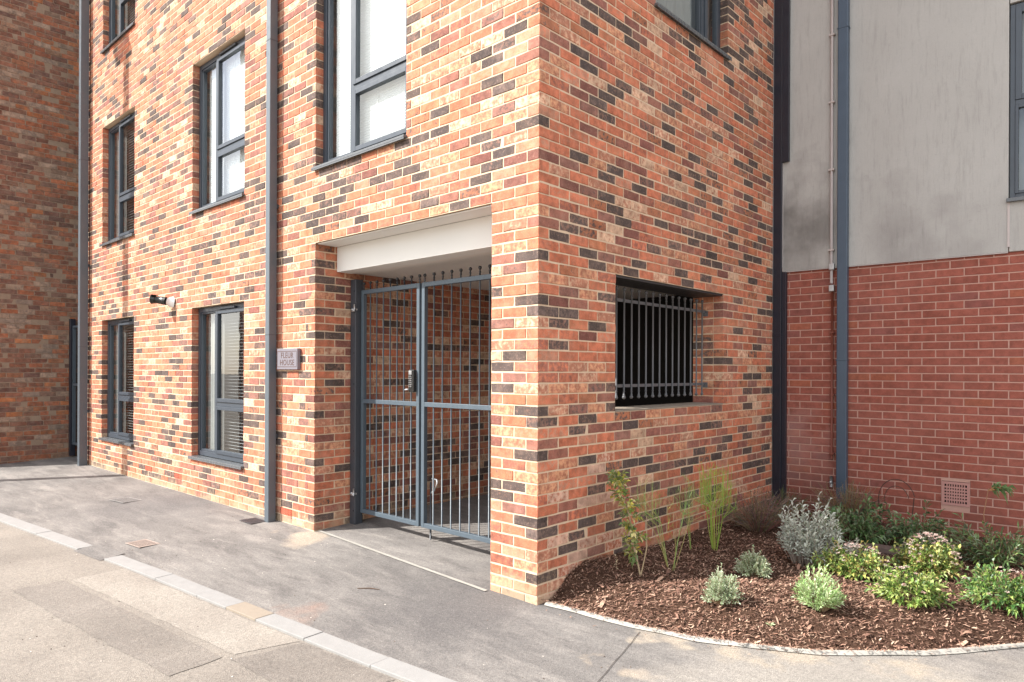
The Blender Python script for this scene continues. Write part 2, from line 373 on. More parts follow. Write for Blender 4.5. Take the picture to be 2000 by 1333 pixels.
def lay(walls, parent, mat, pal, fam, nmax=300, seed=3, nvar=36, j=.0016, paler=None):
    r = random.Random(seed); allb = []
    for wl in walls:
        for b in wl.list:
            um, zm = (b[0]+b[1])/2, (b[2]+b[3])/2; X, Y, _ = wl.W(um, 0, zm); p = proj(X, Y, zm); sc = 0
            nx, ny = wl.s, -wl.c
            face = (CAMX-X)*nx+(CAMY-Y)*ny
            if p and 0 < p[0] < 2000 and 0 < p[1] < 1333 and face > 0: sc = (b[1]-b[0])*(b[3]-b[2])*face/p[2]**3
            if sc > 0 and fam == 'multi' and wl.tagx == 'in': sc = 0
            allb.append((sc, wl, b))
    allb.sort(key=lambda t: -t[0])
    mb = MB(); variants = []
    isdark = lambda a: a[0] < .1
    vd, vl = [], []
    for i in range(nvar):
        v = MB(); a, bb = pal(r); vs, fs = brick_geo(0, .215, 0, allb[0][2][3]-allb[0][2][2], allb[0][2][4], r, j=j); v.add(vs, fs, a, bb); variants.append(v.mesh(fam+'_brick', mat)); (vd if isdark(a) else vl).append(variants[-1])
    pales = []
    if paler:
        for i in range(12):
            v = MB(); a, bb = paler(r); vs, fs = brick_geo(0, .215, 0, .065, .1025, r); v.add(vs, fs, a, bb); pales.append(v.mesh(fam+'_brick', mat))
    for i, (sc, wl, b) in enumerate(allb):
        X, Y, Z = wl.W(b[0], 0, b[2]); multi = fam == 'multi'
        uu, zz = b[0]+wl.rz*3+1.3, b[2]+.9; fld = math.sin(2.1*uu+1.7*zz+.6)*math.sin(1.3*zz-2.6*uu+2)+.8*math.sin(4.7*uu-3.1*zz)*math.sin(5.3*zz+1.9*uu+1)
        wantd = r.random() < min(.62, max(.12, .29+.19*fld))
        isp = paler and wl.tagx == 'B' and b[2] < 1.05 and b[1] < 1.1 and r.random() < .45*(1.3-b[2])
        if i < nmax and sc > 0:
            me = r.choice(pales) if isp else r.choice((vd if wantd else vl) if multi and vd and vl else variants)
            link_mesh('brick', me, parent, (X+jitter(r, .0007)*wl.s, Y+jitter(r, .0007)*wl.c, Z), (jitter(r, .004), jitter(r, .004), wl.rz), ((b[1]-b[0])/.215, 1, 1))
        else:
            a, bb = paler(r) if isp else pal(r)
            if multi and not isp:
                while isdark(a) != wantd: a, bb = pal(r)
            vs, fs = brick_geo(b[0], b[1], b[2], b[3], b[4], r, j=j)
            mb.add([wl.W(x, y, z) for x, y, z in vs], fs, a, bb)
    if mb.v: mb.build('brickwork', mat, parent, kind='stuff')

# ------------------------------------------------------------ ground heights
def g0(X, Y):
    b = .02+.018*min(max(-X, 0), 3)
    if Y < 0: b += .035*Y
    else: b += .05*min(Y, 1.2) if X < 0 else 0
    return b
def kfar(X): return -1.125+.1*X
def knear(X): return -1.255+.1*X
def sheet(xs, ys, zf, skip=None):
    m = MB(); n = len(ys); vs = [(x, y(x) if callable(y) else y, 0) for x in xs for y in ys]
    vs = [(x, y, zf(x, y)) for x, y, _ in vs]; fs = []
    for i in range(len(xs)-1):
        for j in range(n-1):
            cx = (vs[i*n+j][0]+vs[(i+1)*n+j+1][0])/2; cy = (vs[i*n+j][1]+vs[(i+1)*n+j+1][1])/2
            if skip and skip(cx, cy): continue
            fs.append((i*n+j, (i+1)*n+j, (i+1)*n+j+1, i*n+j+1))
    m.add(vs, fs); return m
def lin(a, b, n): return [a+(b-a)*i/(n-1) for i in range(n)]
ys = [(lambda t: (lambda x: kfar(x)*(1-t)))(t) for t in lin(0, 1, 5)]+lin(.25, 12, 16)
sheet(lin(-30, 30, 121), ys, g0).build('pavement', M['tarmac'], kind='structure')
def zroad(X, Y): return g0(X, kfar(X))-.018+.010*max(-8., (Y-knear(X)))*.3
sheet(lin(-40, 40, 81), [(lambda t: (lambda x: knear(x)-t))(t) for t in (60, 30, 15, 8, 4, 2, 1, .5, 0)], zroad).build('road', M['road'], kind='structure')
# far ground under everything, out to the horizon
m = MB(); m.add([(-300, -300, -.42), (300, -300, -.42), (300, 300, -.42), (-300, 300, -.42)], [(0, 1, 2, 3)]); m.build('ground', M['road_patch'], kind='structure')
# road repairs
def patch(pts, mat, lift=.0022):
    cx = sum(p[0] for p in pts)/len(pts); cy = sum(p[1] for p in pts)/len(pts); r = random.Random(int(cx*100)); o = []
    for i in range(len(pts)):
        a, b = pts[i], pts[(i+1) % len(pts)]; n = max(2, int(math.dist(a, b)/.06))
        for t in range(n): o.append((a[0]+(b[0]-a[0])*t/n+jitter(r, .008), a[1]+(b[1]-a[1])*t/n+jitter(r, .008)))
    m = MB(); m.add([(x, y, zroad(x, y)+lift) for x, y in o]+[(cx, cy, zroad(cx, cy)+lift)], [(i, (i+1) % len(o), len(o)) for i in range(len(o))])
    return m.build('road_patch', mat, kind='structure')
patch([(-2.96, -1.56), (-2.93, -1.93), (-2.15, -1.84), (-.80, -1.70), (-.70, -1.34), (-2, -1.475)], M['road_patch_pale'])
patch([(-2.95, -1.98), (-2.2, -1.90), (-.80, -1.76), (-.78, -2.06), (-2.1, -2.22), (-2.96, -2.30)], M['road_patch'], .0030)
patch([(-.66, -1.34), (.1, -1.26), (-.02, -1.70), (-.74, -1.74)], M['road_patch'], .0026)

# kerb
kerb = empty('kerb', kind='structure')
J = [-12.2, -11.28, -10.36, -9.45, -8.53, -7.6, -6.7, -5.78, -4.8, -3.87, None, -3.35, -2.49, -1.90, -1.53, -1.19, -.69, -.11, .43, 1.34, 2.26, 3.17, 4.1]
KT = {-1.53, .43, 1.34}
r = random.Random(5)
for a, b in zip(J[:-1], J[1:]):
    if a is None or b is None: continue
    m = MB(); za, zb = g0(a, kfar(a))+.002+jitter(r, .002), g0(b, kfar(b))+.002+jitter(r, .002); e = .002
    p = [(a+e, knear(a)), (b-e, knear(b)), (b-e, kfar(b)+.004), (a+e, kfar(a)+.004)]; zz = [za-.004, zb-.004, zb, za]
    m.add([(x, y, z-.12) for (x, y), z in zip(p, zz)]+[(x, y, z) for (x, y), z in zip(p, zz)], [(4, 5, 6, 7), (0, 1, 5, 4), (1, 2, 6, 5), (2, 3, 7, 6), (3, 0, 4, 7)])
    m.build('kerb_stone', M['kerb_tan'] if a in KT else M['kerb'], kerb, bevel=.004)
m = MB(); m.add([(-3.87, knear(-3.87)-.03, zroad(-3.87, knear(-3.87)-.03)+.002), (-3.35, knear(-3.35)-.03, zroad(-3.35, knear(-3.35)-.03)+.002), (-3.35, kfar(-3.35)+.03, g0(-3.4, -1.3)+.004), (-3.87, kfar(-3.87)+.03, g0(-3.8, -1.3)+.004)], [(0, 1, 2, 3)])
m.build('pavement_patch', M['tarmac'], kind='structure')
# white threshold strip across the gateway, and seam line in the tarmac
m = MB(); n = 40; vs = []
for i in range(n+1):
    x = -2.74+i*(2.30/n); y = .045-.085*i/n
    vs += [(x, y-.016+jitter(r, .002), g0(x, y)+.006), (x, y+.016+jitter(r, .002), g0(x, y)+.006)]
m.add(vs, [(2*i, 2*i+2, 2*i+3, 2*i+1) for i in range(n)]); m.build('threshold_strip', M['white_line'], kind='structure')
m = MB(); vs = []
for i in range(13):
    t = i/12; x, y = .76+.26*t+jitter(r, .004), .06-.98*t; vs += [(x-.0022, y, g0(x, y)+.004), (x+.0022, y, g0(x, y)+.004)]
m.add(vs, [(2*i, 2*i+2, 2*i+3, 2*i+1) for i in range(12)]); m.build('tarmac_seam', M['seam'], kind='structure')

# ------------------------------------------------------------ main building
HT = 9.15
bld = empty('brick_building', (0, 0, 0), label='three storey new brick building with grey windows and a gated passage under its corner', cat='building')
WIN = [(-5.49, -4.16, 7, 31), (-8.735, -7.40, 7, 31), (-5.49, -4.16, 46, 70), (-8.735, -7.40, 46, 70), (-2.755, -1.41, 46, 70), (-8.735, -7.40, 85, 109), (-5.49, -4.16, 85, 109), (-2.755, -1.41, 85, 109)]
AH = [(a, b, k0*.075, k1*.075) for a, b, k0, k1 in WIN]
GATE = (-2.755, -.44, -.5, 2.775)
BW = (.905, 2.715, 1.275, 2.325); BW2 = (1.46, 2.785, 4.575, 6.375)
holesA = AH+[GATE]; holesB = [BW, BW2]
AX0 = -9.5
wa = Wall(0, 0, 0); wa.tagx = 'A'
even = lambda k: k % 2 == 0
wa.rows(-2, 122, lambda k: (-.1075 if even(k) else -.22), lambda k: AX0, lambda k: (-.1125 if even(k) else 0), holesA)
for i_, b_ in enumerate(wa.list):      # quoins: even courses turn the corner of the gateway on the inner wall
    if abs(b_[1]-GATE[0]) < 1e-6 and round((b_[2]-.005)/.075) % 2 == 0 and b_[3] < 2.78: wa.list[i_] = (min(b_[0], GATE[0]-.16), GATE[0]-.1125)+b_[2:]
wb = Wall(0, 0, math.pi/2); wb.tagx = 'B'
wb.rows(-2, 122, lambda k: (.22 if even(k) else .1075), lambda k: (0 if even(k) else .1125), lambda k: 3.868, holesB)
# passage left wall and reveals
wp = Wall(-2.755, 0, math.pi/2); wp.tagx = 'P'
wp.rows(-1, 37, lambda k: (.22 if even(k) else .1075), lambda k: (0 if even(k) else .1125), lambda k: 6.2)
wr = Wall(0, 2.715, 0); wr.tagx = 'R'      # right reveal of the side opening faces -Y
wr.rows(17, 31, lambda k: (-.22 if even(k) else -.3275), lambda k: -.32, lambda k: -.1075)
wj = Wall(-.44, 0, -math.pi/2); wj.tagx = 'in'   # pier inner face
wj.rows(-1, 37, lambda k: 0, lambda k: -.33, lambda k: -.1075)
def pale(r): s = .9+.25*r.random(); return tuple(x*s for x in (.50, .31, .23))+(r.uniform(.4, 1.1),), tuple(x*s for x in (.40, .13, .07))
lay([wa, wb, wp, wr, wj], bld, M['brick'], pal_multi, 'multi', 300, 7, 60, paler=pale)
mm = MB()
mortar_sheet(mm, wa, AX0, -.0055, -.5, HT, holesA)
mortar_sheet(mm, wb, .0055, 3.868, -.5, HT, holesB)
mortar_sheet(mm, wp, .09, 6.2, -.5, 2.775, [])
mortar_sheet(mm, wr, -.32, -.09, 1.275, 2.325, [])
mortar_sheet(mm, wj, -.33, -.09, -.5, 2.775, [])
mm.build('mortar', M['mortar'], bld)
# structural leaf behind the bricks
def leaf_wall(mb, wl, u0, u1, z0, z1, holes, d0, d1):
    us = sorted(set([u0, u1]+[x for h in holes for x in h[:2] if u0 < x < u1])); zs = sorted(set([z0, z1]+[x for h in holes for x in h[2:] if z0 < x < z1]))
    for i in range(len(us)-1):
        for j in range(len(zs)-1):
            a, b, c, d = us[i], us[i+1], zs[j], zs[j+1]; um, zm = (a+b)/2, (c+d)/2
            if any(p < um < q and s_ < zm < t for p, q, s_, t in holes): continue
            vs = [wl.W(u, y, z) for z in (c, d) for (u, y) in ((a, d0), (b, d0), (b, d1), (a, d1))]
            mb.add(vs, [(0, 3, 2, 1), (4, 5, 6, 7), (0, 1, 5, 4), (1, 2, 6, 5), (2, 3, 7, 6), (3, 0, 4, 7)])
m = MB()
big = [(a-.02, b+.02, c-.01, d+.0) for a, b, c, d in AH]+[(GATE[0]-.02, GATE[1]+.02, -.5, 2.775)]
leaf_wall(m, wa, AX0, -.12, -.5, HT, big, .106, .30)
leaf_wall(m, wb, .31, 3.868, -.5, HT, [(.905-.01, 2.715+.01, 1.275, 2.33), (BW2[0]-.02, BW2[1]+.02, BW2[2], BW2[3])], .106, .31)
m.box(-2.99, -2.86, .31, 6.2, -.5, 2.7)
m.build('inner_wall', M['room'], bld)
m = MB()
m.box(AX0, -9.38, .31, 8, -.5, HT); m.box(AX0+.13, -.12, 7.9, 8, -.5, HT); m.box(-9.37, -.32, .31, 7.88, HT-.25, HT-.02)
m.box(-9.37, -.32, .31, 7.88, 2.72, 2.98); m.box(-9.37, -.32, .31, 7.88, 5.75, 5.95); m.box(-.31, -.1, 3.87, 8, -.5, HT)
m.build('floor_slab', M['room'], bld)
# parapet coping
m = MB(); m.box(AX0-.03, .04, -.04, .33, HT+.003, HT+.06); m.box(-.33, .04, .333, 3.9, HT+.003, HT+.06); m.build('coping', M['dark_metal'], bld, bevel=.004)
# white lintel soffit and beam, passage ceiling
m = MB(); m.box(-2.753, -.442, .03, .235, 2.764, 2.774); m.build('lintel_soffit', M['white_paint'], bld, bevel=.002)
m = MB(); m.box(-2.750, -.445, .2355, .40, 2.525, 2.763); m.build('beam', M['white_paint'], bld, bevel=.002)
m = MB(); m.box(-2.750, -.33, .4005, 4.2, 2.53, 2.60); m.build('passage_ceiling', M['ceiling'], bld)
m = MB(); m.box(-2.745, -.33, 4.2, 4.28, -.2, 2.72); m.box(-.335, -.325, .34, .89, 0, 2.52); m.box(-.335, -.325, 2.73, 4.19, 0, 2.52); m.box(-.335, -.325, .34, 4.19, 0, 1.27); m.build('store_wall', M['unlit_dark'], bld)  # the store's darkness is painted into these walls
# dark steel lintel of the side opening and mortar fillet on its bottom
m = MB(); m.box(-.30, -.012, .91, 2.71, 2.306, 2.322); m.build('steel_lintel', M['black_metal'], bld)
m = MB(); m.box(-.31, .0, .908, 2.712, 1.272, 1.284); m.build('cement_fillet', M['kerb_tan'], bld, bevel=.004)
# soldier joints / air bricks
def air_brick(parent, wl, u, z, w_, h_, nx, nz, mat, proud=.003, frame=.012):
    m = MB(); P = lambda *p: [wl.W(*x) for x in p]
    def bx(a, b, c, d, y0, y1):
        vs = [wl.W(uu, y, zz) for zz in (c, d) for (uu, y) in ((a, y0), (b, y0), (b, y1), (a, y1))]
        m.add(vs, [(0, 3, 2, 1), (4, 5, 6, 7), (0, 1, 5, 4), (1, 2, 6, 5), (2, 3, 7, 6), (3, 0, 4, 7)])
    y0, y1 = -proud, .02
    bx(u, u+w_, z, z+frame, y0, y1); bx(u, u+w_, z+h_-frame, z+h_, y0, y1)
    px, pz = (w_-2*frame)/nx, (h_-2*frame)/nz
    bx(u, u+frame, z+frame, z+h_-frame, y0, y1); bx(u+w_-frame, u+w_, z+frame, z+h_-frame, y0, y1)
    for i in range(nz+1):
        if 0 < i < nz: bx(u+frame, u+w_-frame, z+frame+i*pz-pz*.24, z+frame+i*pz+pz*.24, y0, y1)
    for i in range(nx+1):
        if 0 < i < nx: bx(u+frame+i*px-px*.24, u+frame+i*px+px*.24, z+frame, z+h_-frame, y0+.0006, y1)
    o = m.build('air_brick', mat, parent)
    m = MB(); vs = [wl.W(*p) for p in ((u, .012, z), (u+w_, .012, z), (u+w_, .012, z+h_), (u, .012, z+h_))]; m.add(vs, [(0, 1, 2, 3)]); m.build('vent_shade_sheet', M['hole_shade'], o)  # flat backing sheet, shade of the vent holes put in its colour
for u in (-3.37, -5.98, -6.95): air_brick(bld, wa, u, .155 if u > -4 else .23, .215, .065, 7, 3, M['terracotta'], .004, .006)

# ------------------------------------------------------------ windows
def window(parent, wl, u0, u1, z0, z1, style, lay_=.45, tr_=.66, vent=True, sillm=None, dep=.08, flip=False):
    """frame > panes, sashes; y measured inward from the wall face"""
    W_ = u1-u0
    def ob(name, boxes, mat, par=None, bev=.003, **k):
        m = MB()
        for a, b, c, d, y0, y1 in boxes:
            vs = [wl.W(uu, y, zz) for zz in (c, d) for (uu, y) in ((a, y0), (b, y0), (b, y1), (a, y1))]
            m.add(vs, [(0, 3, 2, 1), (4, 5, 6, 7), (0, 1, 5, 4), (1, 2, 6, 5), (2, 3, 7, 6), (3, 0, 4, 7)])
        return m.build(name, mat, par, bevel=bev, **k)
    y0, y1 = dep, dep+.07; fw = .055; zs = z0+.03
    win = ob('window', [(u0+.001, u0+fw, zs, z1-.002, y0, y1), (u1-fw, u1-.001, zs, z1-.002, y0, y1), (u0+fw, u1-fw, zs, zs+fw, y0, y1), (u0+fw, u1-fw, z1-fw, z1-.002, y0, y1)], M['frame'], parent)
    ml = u0+lay_
    ob('mullion', [(ml, ml+.05, zs+fw, z1-fw, y0+.001, y1-.001)], M['frame'], win)
    ob('window_sill', [(u0-.02 if style != 'c' else u0, u1+.012, z0+.002, z0+.024, -.035, dep+.01), (u0-.02, u1+.012, z0-.012, z0+.0015, -.035, -.028)], sillm or M['sill'], win)
    zt = z0+tr_; L0, L1 = ml+.05, u1-fw
    ob('transom', [(L0, L1, zt-.025, zt+.025, y0+.0015, y1-.002)], M['frame'], win)
    for nm, a, b, c, d in (('fixed_light', u0+fw, ml, zs+fw, z1-fw), ('top_sash', L0, L1, zt+.025, z1-fw), ('bottom_sash', L0, L1, zs+fw, zt-.025)):
        s_ = .022 if nm == 'fixed_light' else .042; yy = y0+(.012 if nm == 'fixed_light' else -.012)
        ob('sash', [(a, a+s_, c, d, yy, yy+.05), (b-s_, b, c, d, yy, yy+.05), (a+s_, b-s_, c, c+s_, yy, yy+.05), (a+s_, b-s_, d-s_, d, yy, yy+.05)], M['frame'], win)
        m = MB(); m.add([wl.W(*p) for p in ((a+s_-.004, yy+.025, c+s_-.004), (b-s_+.004, yy+.025, c+s_-.004), (b-s_+.004, yy+.025, d-s_+.004), (a+s_-.004, yy+.025, d-s_+.004))], [(0, 1, 2, 3)])
        m.build('pane', M['glass'], win)
    if vent: ob('trickle_vent', [(L0+.10, L0+.50, z1-.050, z1-.026, y0-.032, y0-.001)], M['frame'] if style == 'open' else M['black_metal'], win, .004)
    yb = y1+.02
    if style == 'white':       # closed white blind
        m = MB(); n = int((z1-z0)/.024)
        for i in range(n):
            zz = z0+.05+i*.024; wv = .006
            m.add([wl.W(*p) for p in ((u0+.08, yb, zz+.002), (u1-.03, yb, zz+.002), (u1-.03, yb+wv, zz+.014), (u0+.08, yb+wv, zz+.014), (u1-.03, yb, zz+.026), (u0+.08, yb, zz+.026))], [(0, 1, 2, 3), (3, 2, 4, 5)])
        m.build('blind', M['blind'], win, kind='stuff')
        ob('blind_cord', [(L0+.24, L0+.246, z0+.1, z1-.05, yb-.012, yb-.006)], M['white_plastic'], win, 0)
    elif style == 'open':
        m = MB(); n = int((z1-z0-.1)/.038)
        for i in range(n):
            zz = z0+.07+i*.038; m.add([wl.W(*p) for p in ((L0+.01, yb, zz), (L1, yb, zz), (L1, yb+.013, zz+.003), (L0+.01, yb+.013, zz+.003), (L0+.01, yb, zz+.0025), (L1, yb, zz+.0025))], [(0, 1, 2, 3), (0, 1, 5, 4)])
        m.build('blind', M['slat'], win, kind='stuff')
        ob('blind_cord', [(L1-.10, L1-.092, z0+.1, z1-.05, yb-.012, yb-.004)], M['white_plastic'], win, 0)
        m = MB(); N = 24; vs = []
        for i in range(N+1):
            uu = u0+.04+(ml-u0-.02)*i/N; yy = yb+.02*math.sin(i*1.7)+.015
            vs += [wl.W(uu, yy, z0+.06), wl.W(uu, yy, z1-.04)]
        m.add(vs, [(2*i, 2*i+2, 2*i+3, 2*i+1) for i in range(N)]); m.build('curtain', M['curtain'], win, True)
    elif style == 'net':
        m = MB(); N = 40; vs = []
        for i in range(N+1):
            uu = u0+.04+(u1-u0-.08)*i/N; yy = yb+.02*math.sin(i*1.3)+.015
            vs += [wl.W(uu, yy, z0+.06), wl.W(uu, yy, z1-.04)]
        m.add(vs, [(2*i, 2*i+2, 2*i+3, 2*i+1) for i in range(N)]); m.build('curtain', M['curtain'], win, True)
    return win
styles = ['open', 'open', 'white', 'open', 'white', 'open', 'white', 'white']
for (a, b, c, d), st in zip(AH, styles): window(bld, wa, a, b, c, d, st)
window(bld, wb, *BW2, 'net', lay_=.95, tr_=.9, vent=False)

# ------------------------------------------------------------ neighbouring building (right, behind)
CA = math.radians(2.44)
cbld = empty('concrete_building', (.8, 3.95, 0), label='grey concrete and smooth red brick building standing behind the planting bed', cat='building')
def local_parent(o, p):
    o.parent = p; o.matrix_parent_inverse = p.matrix_basis.inverted()
CO = (.774-3*math.cos(CA), 3.956-3*math.sin(CA))
wc = Wall(*CO, CA); wc.tagx = 'C'; U = lambda X: 3+(X-.774)/math.cos(CA)
cb0 = empty('tmp_c')
wc.rows(-2, 36, lambda k: (.02 if even(k) else .1325), lambda k: U(.08), lambda k: U(3.6), [(U(1.555), U(1.785), .345, .58)], tail=0)
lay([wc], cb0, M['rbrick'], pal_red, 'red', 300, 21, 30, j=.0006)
mm = MB(); mortar_sheet(mm, wc, U(.02), U(6), -.5, 2.7, [(U(1.56), U(1.78), .35, .575)], rec=.004); mm.build('mortar', M['rmortar'], cb0)
def cbox(mb, X0, X1, z0, z1, y0, y1):
    vs = [wc.W(uu, y, zz) for zz in (z0, z1) for (uu, y) in ((U(X0), y0), (U(X1), y0), (U(X1), y1), (U(X0), y1))]
    mb.add(vs, [(0, 3, 2, 1), (4, 5, 6, 7), (0, 1, 5, 4), (1, 2, 6, 5), (2, 3, 7, 6), (3, 0, 4, 7)])
m = MB(); cbox(m, 3.6, 9, -.5, 2.64, .001, .1); cbox(m, .0, 9, -.5, 2.60, .12, .3); m.build('wall_core', M['rbrick'], cb0) if False else m.build('wall_core', M['rmortar'], cb0)
# concrete panels: left of the window, below, above, and beyond it
m = MB(); cbox(m, .0925, 2.062, 2.655, 8.2, -.022, .12); m.build('concrete_panel', M['concrete'], cb0, bevel=.004)
m = MB(); cbox(m, 2.068, 3.9, 2.658, 3.115, -.022, .12); m.build('concrete_panel', M['concrete'], cb0, bevel=.004)
m = MB(); cbox(m, 2.068, 3.9, 4.86, 8.2, -.022, .12); m.build('concrete_panel', M['concrete'], cb0, bevel=.004)
m = MB(); cbox(m, 3.906, 9, 2.658, 8.2, -.022, .12); m.build('concrete_panel', M['concrete'], cb0, bevel=.004)
m = MB(); cbox(m, .0915, .097, 2.66, 3.815, -.026, -.0225); cbox(m, .0975, 2.06, 2.648, 2.654, -.026, .0); m.build('edge_bead', M['white_pipe'], cb0)
m = MB(); cbox(m, 2.056, 2.074, 2.70, 3.10, -.028, -.0225); m.build('joint_strip', M['white_pipe'], cb0)
m = MB(); cbox(m, 2.0, 9, 2.7, 8.2, 1.5, 1.6); m.build('room_wall', M['room'], cb0)
# its window
m = MB()
for a, b, c, d in ((2.07, 2.108, 3.13, 4.85), (3.86, 3.90, 3.13, 4.85), (2.108, 3.86, 3.13, 3.17), (2.108, 3.86, 4.81, 4.85), (2.108, 3.86, 3.95, 4.0)): cbox(m, a, b, c, d, .0, .07)
win = m.build('window', M['frame'], cb0, bevel=.003)
for c, d in ((3.17, 3.95), (4.0, 4.81)):
    m = MB(); e = .024 if c < 3.5 else .045
    for a, b in ((2.108, 2.108+e), (2.95, 3.03), (3.815, 3.86)): cbox(m, a, b, c, d, -.01, .045)
    for a, b in ((2.108+e, 2.95), (3.03, 3.815)): cbox(m, a, b, c, c+e, -.01, .045); cbox(m, a, b, d-e, d, -.01, .045)
    m.build('sash', M['frame'], win, bevel=.002)
    for a, b in ((2.108+e-.004, 2.955), (3.025, 3.82)):
        m = MB(); m.add([wc.W(U(x), .02, z) for x, z in ((a, c+e-.004), (b, c+e-.004), (b, d-e+.004), (a, d-e+.004))], [(0, 1, 2, 3)]); m.build('pane', M['glass'], win)
m = MB(); cbox(m, 2.05, 3.92, 3.095, 3.128, -.06, .03); m.build('window_sill', M['sill'], win, bevel=.003)
m = MB(); cbox(m, 2.09, 3.88, 3.15, 4.83, .16, .18); m.build('blind', M['curtain'], win)
air_brick(cb0, wc, U(1.56), .352, .222, .218, 9, 6, M['pink_terracotta'], .004, .022)
for o in list(cb0.children): local_parent(o, cbld)
bpy.data.objects.remove(cb0)
# navy corner trim between the two buildings
t = empty('corner_trim', (0, 3.87, 0), label='dark navy metal corner column between the brick wall and the concrete building', cat='column')
def kid(mb, name, mat, par, **k):
    o = mb.build(name, mat, None, **k); local_parent(o, par); return o
bpy.context.view_layer.update()
m = MB(); m.box(.003, .091, 3.872, 3.900, -.1, 8.2); kid(m, 'cladding', M['navy'], t, bevel=.004)
m = MB(); m.box(.0915, .137, 3.885, 3.928, -.1, 2.650); kid(m, 'side_flange', M['navy'], t, bevel=.003)
m = MB(); m.box(.0915, .168, 3.866, 3.898, 3.82, 8.2); kid(m, 'side_flange', M['navy'], t, bevel=.003)
m = MB(); m.box(.0, .094, 3.868, 3.902, 1.96, 2.0); kid(m, 'joint_band', M['navy'], t, bevel=.003)
# slate blue downpipe
t = empty('downpipe', (.7, 3.93, 0), label='slate blue square downpipe on the concrete building, running down behind the bed', cat='downpipe')
m = MB(); cbox(m, .655, .752, -.05, 8.2, -.095, -.025); kid(m, 'pipe', M['blue_pipe'], t, bevel=.008)
for z in (1.70, 5.05):
    m = MB(); cbox(m, .650, .757, z, z+.012, -.099, -.023); kid(m, 'collar', M['blue_pipe'], t, bevel=.002)
# conduit
t = empty('conduit', (.6, 3.93, .5), label='thin wall conduit, white on the concrete and painted brown on the red brick', cat='pipe')
P = lambda X, z, y=-.045: wc.W(U(X), y, z)
m = MB(); m.tube([P(.592, 2.49), P(.585, 8.2)], .0145, 10); kid(m, 'upper_pipe', M['white_pipe'], t, smooth=True)
m = MB(); m.tube([P(.597, .70, -.03), P(.597, 2.42, -.03)], .012, 8); kid(m, 'lower_pipe', M['brown_pipe'], t, smooth=True)
for z in (5.03, 4.34, 3.65, 2.83): m = MB(); cbox(m, .560, .618, z-.009, z+.009, -.064, -.023); kid(m, 'clip', M['white_pipe'], t, bevel=.002)
for z in (1.99, 1.35, .75): m = MB(); cbox(m, .573, .621, z-.009, z+.009, -.046, -.001); kid(m, 'clip', M['brown_pipe'], t, bevel=.002)
for z in (2.66, 2.44): m = MB(); cbox(m, .570, .620, z-.034, z+.034, -.07, -.001 if z < 2.6 else -.023); kid(m, 'junction_box', M['galv'], t, bevel=.006)
t = empty('wall_tap', (.6, 3.93, .46), label='small pale metal fitting low on the red brick beside the blue downpipe', cat='fitting')
m = MB(); m.tube([P(.594, .52, -.03), P(.594, .41, -.03)], .016, 10); m.ball(P(.594, .46, -.05), .018); kid(m, 'body', M['galv'], t, smooth=True)

# ------------------------------------------------------------ old brick building at left
ob_ = empty('old_brick_building', (-10.645, -1.5, 0), label='weathered old brown brick building at the far left behind the alley', cat='building')
wd = Wall(-10.645, -1.5, math.pi/2); wd.tagx = 'D'
tmp = empty('tmp_d')
wd.rows(-3, 118, lambda k: (.0 if even(k) else .115)+.03*math.sin(k*1.7), lambda k: 0, lambda k: 5, (), ch=.08, step=.235)
lay([wd], tmp, M['obrick'], pal_old, 'old', 300, 31, 44, j=.003)
mm = MB(); mortar_sheet(mm, wd, 0, 5, -.5, 9.4, [], rec=.0035); mm.build('mortar', M['omortar'], tmp)
m = MB(); m.box(-16, -10.66, -1.49, 5, -.5, 9.4); m.build('wall', M['omortar'], tmp)
for o in list(tmp.children): local_parent(o, ob_)
bpy.data.objects.remove(tmp)
# alley gate
t = empty('alley_gate', (-10.1, .1, .1), label='narrow dark steel gate closing the alley between the old and new buildings', cat='gate')
m = MB(); m.box(-10.62, -10.54, .06, .14, .1, 2.44); kid(m, 'post', M['navy'], t, bevel=.004)
m = MB(); m.box(-10.53, -9.55, .09, .13, .30, .34); m.box(-10.53, -9.55, .09, .13, 1.3, 1.34); m.box(-10.53, -9.55, .09, .13, 2.28, 2.32); m.box(-10.53, -10.49, .0895, .1305, .30, 2.32); kid(m, 'frame', M['grey_metal'], t)
for i in range(9): m = MB(); x = -10.40+i*.1; m.tube([(x, .11, .34), (x, .11, 2.28)], .008, 6); kid(m, 'bar', M['black_metal'], t)
m = MB(); m.box(-10.6, -9.52, 2.6, 2.75, 0, 2.6); kid(m, 'alley_shade_sheet', M['unlit_dark'], t)  # added dark sheet, shade deeper in the alley is its colour

# ------------------------------------------------------------ downpipes of the brick building
def downpipe(x0, x1, y0, y1, z0, label):
    t = empty('downpipe', ((x0+x1)/2, y1, z0), label=label, cat='downpipe', group='grey square downpipes on the brick front')
    m = MB(); m.box(x0, x1, y0, y1, z0, HT-.1); kid(m, 'pipe', M['pipe'], t, bevel=.006)
    for z in (1.93, 4.86, 7.8): m = MB(); m.box(x0-.002, x1+.002, y0-.002, y1+.001, z, z+.006); kid(m, 'joint', M['dark_metal'], t)
    for z in (.9, 3.2, 5.6, 8.0): m = MB(); m.box(x0+.01, x1-.01, y1, -.001, z, z+.04); kid(m, 'bracket', M['dark_metal'], t)
downpipe(-3.502, -3.420, -.104, -.022, g0(-3.4, 0)-.01, 'grey square downpipe between the gateway and the ground floor windows')
downpipe(-9.40, -9.305, -.14, -.022, .05, 'grey square downpipe at the far left end of the brick front')

